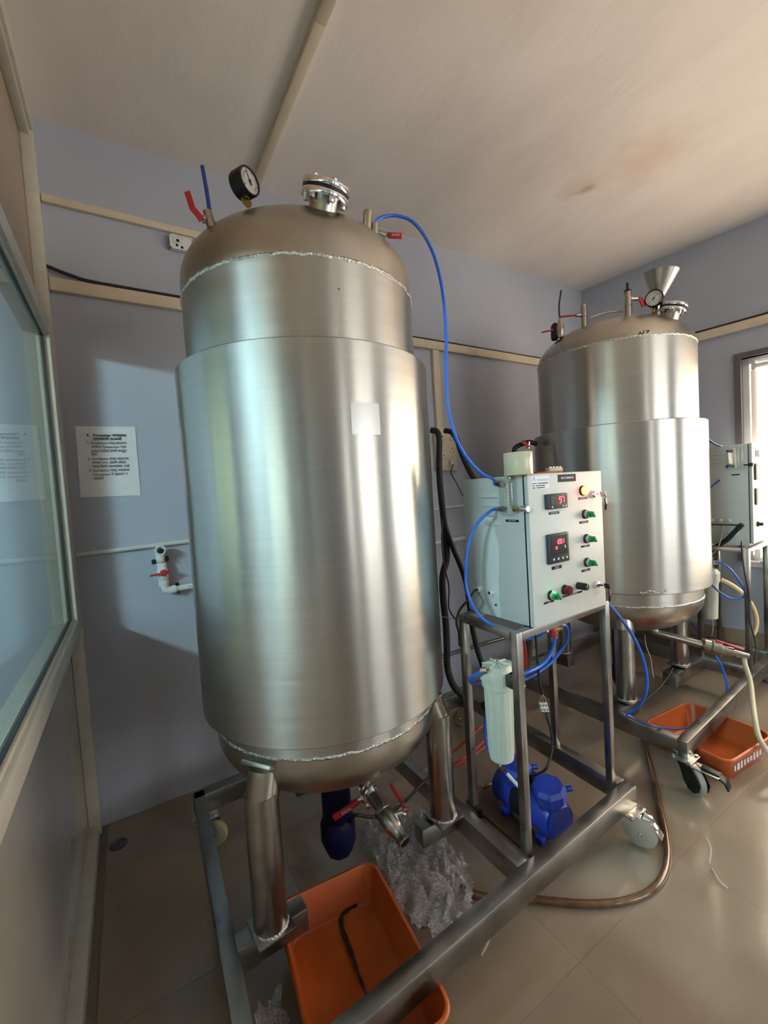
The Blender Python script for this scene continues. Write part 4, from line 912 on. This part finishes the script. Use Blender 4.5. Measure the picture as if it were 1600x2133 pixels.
# compressor
cx0, cy0, cy1, cz0 = 1.315, 1.03, 1.285, .108
pm = Thing('air_compressor', 'blue twin-headed air compressor on a brown board', 'compressor', (cx0, 1.2, .013))
pm.part('motor_body', MB().lathe([(.055,-.015),(.072,-.010),(.077,0),(.077,.255),(.072,.267),(.055,.272)], (cx0,cy0,cz0), (0,1,0), 36), M_pumpblue)
pm.part('center_band', MB().lathe([(.0785,.085),(.0785,.165)], (cx0,cy0,cz0), (0,1,0), 36), M_black)
pm.part('terminal_box', MB().box((cx0+.015,cy0+.125,cz0+.085), (.05,.06,.03), .005), M_black)
for k, yy in enumerate((cy0+.02, cy1-.075)):
    h = pm.part('cylinder_head', MB().lathe([(.048,.04),(.052,.095),(.065,.100),(.065,.132),(.054,.148),(0,.150)], (cx0-.006,yy,cz0-.01), (-.12,-.05,1), 8), M_pumpblue, smooth=False)
    for q in range(4):
        a = PI/4+PI/2*q; pm.part('bolt', MB().lathe([(.005,.128),(.005,.136)], (cx0-.006+math.cos(a)*.053,yy+math.sin(a)*.053,cz0-.01), (-.12,-.05,1), 6), M_zinc, h)
    pm.part('head_port', MB().cyl((cx0+.03,yy-.03,cz0+.105), (cx0+.055,yy-.055,cz0+.115), .010, 12), M_pumpblue, h)
    pm.part('fitting', MB().lathe([(.008,0),(.008,.014),(.006,.015),(.006,.030)], (cx0-.050,yy-.01,cz0+.085), (-1,-.3,.1), 6), M_brass, h)
for yy in (cy0+.03, cy1-.05):
    for sx0 in (-1, 1):
        pm.part('foot', MB().boxmm((cx0+sx0*.058-.014, yy-.016, .013), (cx0+sx0*.058+.014, yy+.016, .05), .003), M_pumpblue)
        pm.part('rubber_pad', MB().cyl((cx0+sx0*.058, yy, .0125), (cx0+sx0*.058, yy, .020), .012, 12), M_black)
pm.part('end_cap', MB().lathe([(.066,0),(.068,-.006),(.058,-.02),(0,-.022)], (cx0,cy0-.012,cz0), (0,1,0), 30), M_pumpblue)
pm.part('outlet_fitting', MB().lathe([(.008,0),(.010,.004),(.010,.022),(.007,.024),(.007,.045)], (1.157,1.175,0.311), V((1.153,1.113,0.302))-V((1.157,1.175,0.311)), 6), M_brass)
pm.part('outlet_tube', MB().tube([(1.151,1.114,0.304), (1.154,1.076,0.287), (1.159,1.043,0.271)], .0065, 10), M_white)
single('board', 'dark brown hardboard sheet on the floor under the compressor', 'board', MB().boxmm((1.185,1.02,.0005), (1.49,1.40,.0125), .001), M_board, (1.33,1.16,.0))
# power cable of the compressor with its connector strip
cs = Thing('connector_strip', 'white terminal connector strip joining a black cable under the cabinet', 'connector', (1.289,1.043,0.550))
ca, cb = V((1.287,1.046,0.566)), V((1.292,1.041,0.531))
for k in range(3):
    p = cr*((k-1)*.0105)
    cs.part('terminal', MB().beam(ca+p, cb+p, .009, .011, -cf, .002), M_white)
    for v_ in (.25, .75): cs.part('screw_hole', MB().lathe([(.0028,0),(.0028,.0006),(0,.0006)], ca*(1-v_)+cb*v_+p-cf*.0055, -cf, 10), M_black)
    cs.part('wire', MB().tube([(1.290,1.046,0.597), V((1.290,1.046,0.597))*.4+(ca+p)*.6+p*.3, ca+p+(ca-cb).normalized()*-.002], .0016, 6), M_copper)
    cs.part('wire', MB().tube([cb+p, cb*.5+V((1.295,1.038,0.513))*.5+p*.5, (1.295,1.038,0.513)], .0016, 6), M_blackcable)
hose('cable', 'black power cable dropping from the cabinet to the connector strip', 'cable', [(1.269,1.049,0.856), (1.267,1.047,0.799), (1.273,1.050,0.713), (1.282,1.053,0.645), (1.290,1.046,0.597)], .0042, M_blackcable)
hose('cable', 'black power cable from the connector strip to the compressor', 'cable', [(1.295,1.038,0.513), (1.304,1.030,0.461), (1.306,1.025,0.406), (1.277,1.017,0.365), (1.244,1.018,0.332), (cx0+.01,cy0+.13,cz0+.088)], .0045, M_blackcable)
hose('cable', 'black cord from the cable gland over the corner of the stand', 'cable', [glands[0]+V((-.018,0,0)), glands[0]+V((-.035,.002,-.004)), (0.980,1.082,1.017), (0.965,1.101,0.990), (0.957,1.116,0.965), (0.948,1.120,0.932), (0.972,1.138,0.884), (0.984,1.151,0.830)], .0042, M_blackcable)
# thick black foam sleeves beside the nearer tank
sl = 'black foam sleeves beside the tank'
hose('foam_sleeve', 'thick black foam sleeved pipe bundle hanging beside the nearer tank', 'hose', [(1.412,1.783,1.711), (1.423,1.752,1.699), (1.418,1.730,1.656), (1.390,1.705,1.554), (1.365,1.680,1.442), (1.340,1.640,1.298), (1.316,1.599,1.135), (1.298,1.581,1.056), (1.264,1.575,0.981), (1.245,1.557,0.883), (1.234,1.534,0.763), (1.217,1.515,0.658), (1.206,1.506,0.573), (1.208,1.477,0.504), (1.233,1.447,0.456), (1.260,1.406,0.428)], .016, M_rubber, None, 12)
hose('foam_sleeve', 'black foam sleeve branching right behind the cabinet side', 'hose', [(1.303,1.601,1.347), (1.304,1.581,1.219), (1.329,1.566,1.112), (1.351,1.535,1.007), (1.346,1.498,0.921), (1.330,1.466,0.793), (1.325,1.440,0.687), (1.328,1.409,0.594), (1.346,1.382,0.509)], .0125, M_rubber, None, 12)
hose('foam_sleeve', 'black foam sleeve leaving the right of the socket board', 'hose', [(1.484,1.762,1.707), (1.501,1.728,1.695), (1.510,1.697,1.652), (1.498,1.653,1.572), (1.492,1.605,1.494), (1.469,1.520,1.406), (1.453,1.431,1.312)], .014, M_rubber, None, 12)
hose('foam_sleeve', 'black foam sleeve curving under the cabinet behind the front upright', 'hose', [(1.580,1.347,0.755), (1.561,1.330,0.671), (1.532,1.319,0.590), (1.489,1.318,0.516), (1.431,1.327,0.458), (1.366,1.364,0.415), (1.330,1.420,0.386)], .018, M_rubber, None, 12)
hose('thin_cable', 'thin black cable hanging along the foam sleeves', 'cable', [(1.279,1.569,1.256), (1.255,1.554,1.145), (1.237,1.524,1.037), (1.235,1.497,0.951), (1.214,1.481,0.858), (1.215,1.443,0.811)], .0035, M_blackcable)
hose('wire_tie', 'thin white tie across the foam sleeves', 'wire', [(1.216,1.536,0.803), (1.223,1.496,0.804), (1.235,1.443,0.816)], .0016, M_wirew, None, 6)
for k, (pts, lab) in enumerate((
    ([(1.388,1.228,0.750), (1.390,1.222,0.657), (1.373,1.227,0.556), (1.325,1.252,0.477), (1.205,1.234,0.459), (1.074,1.209,0.441), (0.972,1.211,0.410), (0.902,1.251,0.372)], 'red wire swooping down behind the front upright, upper one'),
    ([(1.416,1.235,0.742), (1.418,1.228,0.648), (1.398,1.234,0.536), (1.350,1.257,0.425), (1.228,1.250,0.356), (1.081,1.223,0.345), (0.979,1.226,0.329), (0.917,1.262,0.300)], 'red wire swooping down behind the front upright, lower one'),
    ([(1.428,1.256,0.723), (1.428,1.250,0.618), (1.397,1.262,0.494), (1.302,1.276,0.412), (1.180,1.257,0.359), (1.067,1.235,0.350), (0.996,1.245,0.334), (0.925,1.287,0.302)], 'dark red wire between two red ones behind the front upright'))):
    hose('red_wire', lab, 'wire', pts, .0042, M_redwire if k < 2 else M_red, 'red wires', 8)
hose('cable', 'black cable from the housing under the nearer tank', 'cable', [(C1[0]+.03,C1[1]-.035,.22), (0.591,1.290,0.291), (0.653,1.286,0.258), (0.727,1.287,0.240), (0.815,1.314,0.227), (0.918,1.346,0.233), (1.044,1.363,0.243)], .0058, M_blackcable)
# on top of the cabinet
tz = 1.4272
tq = V((1.087,0.936,1.473))
tpz = Thing('tape_roll', 'roll of clear packing tape standing on the nearer cabinet', 'tape', (tq.x,tq.y,tz))
tpz.part('tape', MB().lathe([(.039,.0),(.0445,.0),(.0455,.002),(.0455,.070),(.0445,.072),(.039,.072),(.039,.0)], (tq.x,tq.y,tz), (0,0,1), 48, False), M_tape)
tpz.part('core', MB().lathe([(.0362,.0005),(.0388,.0005),(.0388,.0715),(.0362,.0715),(.0362,.0005)], (tq.x,tq.y,tz), (0,0,1), 40, False), M_trunk)
oq = V((1.228,0.943,1.442))
ob = Thing('circuit_board', 'small orange circuit board lying on the nearer cabinet', 'board', (oq.x,oq.y,tz))
Mz = Matrix.Translation((oq.x,oq.y,tz+.004)) @ Matrix.Rotation(-.35,4,'Z')
ob.part('board', MB().box(None, (.10,.055,.006), .0015, M=Mz), M_orange)
ob.part('relay', MB().box(None, (.05,.03,.012), .003, M=Mz@Matrix.Translation((.030,-.004,.008))), M_trunk)
for k in range(4): ob.part('terminal', MB().box(None, (.008,.008,.006), .001, M=Mz@Matrix.Translation((.012+.012*k,-.010,.016))), M_chrome)
# trays
def tray(label, c, w_, l_, h_, rz, loc):
    t = Thing('plastic_tray', label, 'tray', (c[0],c[1],.0005), 'orange trays on the floor')
    M_ = Matrix.Translation((c[0],c[1],.0005)) @ Matrix.Rotation(rz,4,'Z')
    def ring(w, l, r_, z): return [M_ @ V((x,y,z)) for x, y in rrect(w, l, r_, 6)]
    tp_ = .030
    b = MB(); b.quadstrip([ring(w_-tp_*2,l_-tp_*2,.035,0), ring(w_-tp_*2+.006,l_-tp_*2+.006,.04,.004), ring(w_-.012,l_-.012,.045,h_-.004), ring(w_-.010,l_-.010,.045,h_-.012), ring(w_+.006,l_+.006,.05,h_-.012), ring(w_+.008,l_+.008,.05,h_-.004), ring(w_+.002,l_+.002,.05,h_), ring(w_-.012,l_-.012,.045,h_),
        ring(w_-.018,l_-.018,.043,h_-.004), ring(w_-tp_*2,l_-tp_*2,.036,.012), ring(w_-tp_*2-.012,l_-tp_*2-.012,.03,.006), ring(.05,.05,.01,.0055)], True, True)
    t.part('tray_body', b, M_orange, ang=50)
    return t, M_
ty1, MT1 = tray('orange plastic tray under the nearer tank with dark sludge in it', (.447,1.045), .335, .50, .120, -.10, None)
ty2, MT2 = tray('orange plastic tray under the farther stand, half behind its front beam', (2.385,.955), .40, .385, .118, -.09, None)
lp_ = MT2 @ V((.215,.10,.113))
ty2.part('tray_handle', MB().box(None, (.045,.09,.006), .003, M=MT2@Matrix.Translation((.21,.06,.112))), M_orange)
lb = MB()
for k in range(9):
    wv = random.uniform(.012,.022)
    lb.box(None, (wv,.0012,random.uniform(.018,.034)), 0, M=MT2@Matrix.Translation((-.13+.028*k,-.1815,.060)))
ty2.part('side_print', lb, M_sticker, label='worn pale print along the side')
sq = [V(p) for p in ((0.558,1.253,0.015), (0.531,1.257,0.015), (0.499,1.250,0.015), (0.482,1.211,0.015), (0.477,1.162,0.015), (0.472,1.117,0.015), (0.466,1.079,0.015), (0.462,1.034,0.015), (0.458,0.990,0.015))]
single('sludge_streak', 'black wavy streak of sludge in the nearer orange tray', 'sludge', MB().tube(sq, .006, 8, True, 6, lambda s_: .0028+.0042*abs(math.sin(s_*3+.35))+.0012*math.sin(s_*47)), M_sludge, sq[4])
pb = Thing('plastic_packet', 'clear toothed plastic packet in the farther orange tray', 'packet', MT2 @ V((-.10,.06,.012)))
Mp = MT2 @ Matrix.Translation((-.09,.075,.016)) @ Matrix.Rotation(.25,4,'Z') @ Matrix.Rotation(.06,4,'X')
pb.part('packet_film', MB().box(None, (.13,.10,.004), .001, M=Mp), M_wrap)
te = MB()
for k in range(13): te.box(None, (.006,.012,.003), .0006, M=Mp@Matrix.Translation((-.06+.010*k,.055,.001)))
pb.part('teeth', te, M_white)['kind'] = 'stuff'
# clear wrapping film
def inside(p, poly):
    c = False; n = len(poly)
    for i in range(n):
        a, b = poly[i], poly[i-1]
        if (a[1] > p[1]) != (b[1] > p[1]) and p[0] < (b[0]-a[0])*(p[1]-a[1])/(b[1]-a[1])+a[0]: c = not c
    return c
from mathutils import noise as NZ
def wrapfilm(label, poly, step, hmax, seed, cat='plastic wrap'):
    xs = [p[0] for p in poly]; yz = [p[1] for p in poly]; b = MB(); vs = {}
    nx, ny = int((max(xs)-min(xs))/step)+1, int((max(yz)-min(yz))/step)+1
    cen = V((sum(xs)/len(xs), sum(yz)/len(yz), 0))
    for i in range(nx+1):
        for j in range(ny+1):
            x, y = min(xs)+i*step, min(yz)+j*step
            jx = x + .012*NZ.noise(V((x*30,y*30,seed+3))); jy = y + .012*NZ.noise(V((x*30,y*30,seed+7)))
            if not inside((x+.02*NZ.noise(V((x*22,y*22,seed))), y+.02*NZ.noise(V((x*22,y*22,seed+9)))), poly): continue
            r_ = abs(NZ.noise(V((x*13,y*13,seed)))) + .6*abs(NZ.noise(V((x*34,y*34,seed+2)))) + .16*abs(NZ.noise(V((x*80,y*80,seed+4))))
            z = .004 + hmax*min(1, r_*.9)
            vs[i,j] = b.bm.verts.new((jx, jy, z))
    for i in range(nx):
        for j in range(ny):
            q = [(i,j),(i+1,j),(i+1,j+1),(i,j+1)]
            if all(k in vs for k in q): b.bm.faces.new([vs[k] for k in q])
    o = single('plastic_wrap', label, cat, b, M_wrap, (cen.x, cen.y, .002), ang=70)
    return o
wrapfilm('crumpled clear plastic wrap spilling right of the nearer orange tray', [(.70,1.52),(.82,1.56),(.93,1.50),(1.0,1.42),(.955,1.12),(.88,1.01),(.70,.985),(.655,1.10),(.668,1.30)], .0085, .105, 3)
wrapfilm('small crumpled clear plastic wrap between the left beam and the tray', [(.172,.98),(.235,.94),(.268,1.10),(.262,1.15),(.19,1.15)], .0075, .085, 8)
hose('drain_hose', 'brown translucent hose curving across the beige floor', 'hose', [(2.240,1.189,0.014), (2.103,1.092,0.013), (1.951,0.989,0.012), (1.805,0.896,0.012), (1.682,0.817,0.012), (1.575,0.761,0.012), (1.474,0.732,0.012), (1.373,0.733,0.012), (1.275,0.766,0.012), (1.185,0.821,0.012), (1.104,0.888,0.012), (1.029,0.953,0.012), (0.929,1.031,0.012), (0.884,1.100,0.012)], .012, M_brownhose, None, 14)
for k, (a, b, c, lab) in enumerate((((1.789,0.724,0.004), (1.736,0.689,0.012), (1.671,0.669,0.003), 'curl of clear plastic film on the floor before the black caster'), ((1.657,0.655,0.003), (1.619,0.619,0.009), (1.616,0.596,0.003), 'thin clear plastic strip on the floor near the film curl'), ((0.797,0.913,0.003), (0.822,0.917,0.010), (0.851,0.933,0.003), 'thin plastic strip on the floor in front of the stand beam'))):
    hose('plastic_scrap', lab, 'scrap', [a, b, c], .003, M_wrap, None, 8)
single('floor_drain', 'small dark round floor drain beside the left partition', 'drain', MB().lathe([(.034,.0),(.034,.0025),(.028,.003),(.027,.001),(0,.001)], (-.138,2.075,0), (0,0,1), 28), M_darkmetal, (-.138,2.075,0))
single('brass_fitting', 'small yellow brass fitting lying on the floor left of the compressor', 'fitting', MB().lathe([(.007,0),(.009,.003),(.009,.02),(.006,.022),(.006,.04),(.008,.042),(.008,.05)], V((1.303,1.424,0.009)), V((1,-.25,0)), 6).cyl(V((1.313,1.409,0.009)), V((1.313,1.409,0.009))+V((.01,.02,.0)), .006, 8), M_brass, (1.317,1.426,0.000))
single('plastic_clip', 'small black plastic clip on the floor beside the cross beam', 'clip', MB().box(V((1.192,1.311,0.006)), (.05,.022,.010), .003, .5).box(V((1.184,1.314,0.014)), (.02,.02,.012), .003, .5), M_black, (1.197,1.317,0.000))
single('white_piece', 'white card leaning on the back wall behind the foam sleeves', 'piece', MB().quadstrip([[V((2.539,2.190,-0.011)), V((2.653,2.190,0.019)), V((2.689,2.220,0.086)), V((2.632,2.220,0.085))], [V((2.539,2.190,-0.011))+V((0,.004,0)), V((2.653,2.190,0.019))+V((0,.004,0)), V((2.689,2.220,0.086))+V((0,.004,0)), V((2.632,2.220,0.085))+V((0,.004,0))]]), M_white, (2.590,2.190,0.005), smooth=False)  # thin white piece sloping near the back wall
# hoses at the farther tank
hose('air_hose', 'blue air hose falling from the nearer cabinet to the farther stand', 'hose', [(1.577,0.959,0.917), (1.664,0.972,0.852), (1.777,0.993,0.766), (1.870,1.001,0.664), (1.931,1.005,0.560), (1.956,1.008,0.474), (1.966,1.022,0.399), (1.974,1.049,0.338), (1.968,1.085,0.292), (1.961,1.111,0.267)], .0066, M_blue)
hose('air_hose', 'thin blue hose lying along the side beam of the farther stand', 'hose', [(1.959,1.112,0.263), (1.987,1.070,0.241), (2.013,1.019,0.231), (2.132,1.002,0.183), (2.224,0.992,0.155), (2.352,0.983,0.136), (2.485,0.994,0.112)], .0042, M_darkblue)
hose('air_hose', 'blue hose rising behind the front beam of the farther stand', 'hose', [(2.879,1.046,0.078), (2.924,1.057,0.146), (2.936,1.077,0.214), (2.919,1.091,0.272), (2.894,1.109,0.326)], .0062, M_blue)
hose('air_hose', 'thin blue hose sloping down behind the leg of the farther tank', 'hose', [(3.300,1.391,0.359), (3.325,1.373,0.307), (3.349,1.355,0.251)], .005, M_darkblue)
hose('drain_hose', 'cream hose hanging from the farther drain valve over the beam', 'hose', [q3, V(q3)+dv*.03, (2.707,0.897,0.375), (2.662,0.862,0.308), (2.579,0.828,0.247), (2.483,0.789,0.198), (2.429,0.761,0.155), (2.400,0.730,0.126), (2.394,0.697,0.092), (2.442,0.665,0.049)], .0115, M_cream, None, 12)
hose('water_hose', 'short thick yellow hose bending down beside the farther cabinet legs', 'hose', [(3.180,1.167,0.710), (3.201,1.129,0.685), (3.225,1.089,0.645), (3.250,1.060,0.597), (3.265,1.035,0.538), (3.278,1.024,0.465), (3.268,1.026,0.406), (3.250,1.035,0.371)], .013, M_cream2, None, 12)
hose('air_hose', 'light blue hose loop beside the white filter by the window', 'hose', [(3.040,1.142,0.844), (3.065,1.115,0.834), (3.092,1.085,0.799), (3.115,1.056,0.737), (3.128,1.033,0.677), (3.127,1.031,0.642), (3.106,1.043,0.626), (3.067,1.079,0.627), (3.027,1.117,0.663), (3.014,1.151,0.707)], .0058, M_blue)
hose('air_hose', 'blue hose from the jacket to the flow meter by the window', 'hose', [(3.083,1.181,1.601), (3.140,1.169,1.570), (3.218,1.155,1.550), (3.298,1.141,1.540), c2(-.014,.115,1.518), c2(-.014,.106,1.518)], .0055, M_darkblue)
hose('air_hose', 'blue hose from the lower port of the flow meter by the window', 'hose', [c2(-.014,.106,1.425), c2(-.014,.118,1.425), (3.290,1.159,1.361), (3.201,1.166,1.341), (3.109,1.173,1.306), (3.057,1.179,1.264)], .0055, M_darkblue)
hose('foam_sleeve', 'thick black sleeve sloping down the side of the farther cabinet', 'hose', [(3.172,1.050,1.067), (3.180,1.086,1.024), (3.187,1.131,0.967), (3.194,1.177,0.926), (3.196,1.210,0.874), (3.198,1.243,0.826)], .014, M_rubber, None, 12)
hose('cable', 'white flex running down over the farther cabinet side', 'cable', [(3.180,1.149,1.048), (3.178,1.157,0.993), (3.176,1.168,0.941), (3.176,1.187,0.897), (3.179,1.214,0.863)], .004, M_wirew)
hose('cable', 'black cable running down the upright by the window', 'cable', [(3.039,1.010,0.980), (3.037,1.006,0.890), (3.030,0.993,0.780), (3.038,0.982,0.668), (3.019,0.974,0.532), (3.008,0.952,0.441), (2.989,0.937,0.380), (2.929,0.923,0.323)], .0045, M_blackcable)
hose('wire', 'thin white wire hanging behind the farther tank', 'wire', [(3.449,1.312,0.567), (3.459,1.303,0.506), (3.450,1.304,0.439), (3.429,1.314,0.384), (3.429,1.310,0.316), (3.415,1.315,0.250)], .0022, M_wirew, None, 6)
hose('wire', 'thin white wire hanging past the front leg of the farther tank', 'wire', [(2.505,1.295,0.478), (2.507,1.291,0.413), (2.525,1.276,0.337), (2.527,1.271,0.272), (2.530,1.266,0.224)], .002, M_wirew, None, 6)
hose('cable', 'black cable sloping to the floor behind the farther front leg', 'cable', [(2.737,1.258,0.227), (2.644,1.253,0.187), (2.534,1.249,0.161), (2.396,1.238,0.155), (2.293,1.231,0.161)], .0045, M_blackcable)
f2x, f2y = (3.092,1.196,0.681)[:2]
fi2 = Thing('water_filter', 'white filter housing half hidden behind the farther tank', 'filter', (f2x,f2y,.47))
fi2.part('filter_bowl', MB().lathe([(0,.47),(.030,.47),(.040,.478),(.047,.70),(.054,.716),(.054,.732)], (f2x,f2y,0), (0,0,1), 32), M_filter)
fi2.part('filter_head', MB().lathe([(.056,.730),(.057,.765),(.042,.790),(0,.792)], (f2x,f2y,0), (0,0,1), 12), M_filter, ang=25)
fi2.part('inlet_fitting', MB().lathe([(.012,0),(.012,.03),(.008,.034)], (3.048,1.160,0.838), cr, 8), M_white)
pk = Thing('paper_stack', 'folded white papers on the window sill', 'paper', wp(1.0, WZ0+.004, .0))
for k in range(3):
    b = MB(); y0, y1 = 1.105-.012*k, .74+.02*k
    rows = []
    for i in range(7):
        y = y0+(y1-y0)*i/6; z = WZ0+.0055+.010*k+.006*math.sin(i*.9+k)*(k > 0)
        rows.append([wp(y,z,-.05+.01*k), wp(y,z+.004,-.01), wp(y,z+.003,.05)])
    b.quadstrip(rows, False, False)
    o = pk.part('paper_sheet', b, M_paper)
    md = o.modifiers.new('thick', 'SOLIDIFY'); md.thickness = .006; md.offset = 1
# ------------------------------------------------------------------ lettering becomes real meshes
bpy.context.view_layer.update()
dg = bpy.context.evaluated_depsgraph_get()
for o in [o for o in COL.objects if o.type == 'FONT']:
    me = bpy.data.meshes.new_from_object(o.evaluated_get(dg)); nm = o.name
    n = bpy.data.objects.new('lettering', me); COL.objects.link(n); n.parent = o.parent; n.matrix_local = o.matrix_local.copy()
    bpy.data.objects.remove(o)
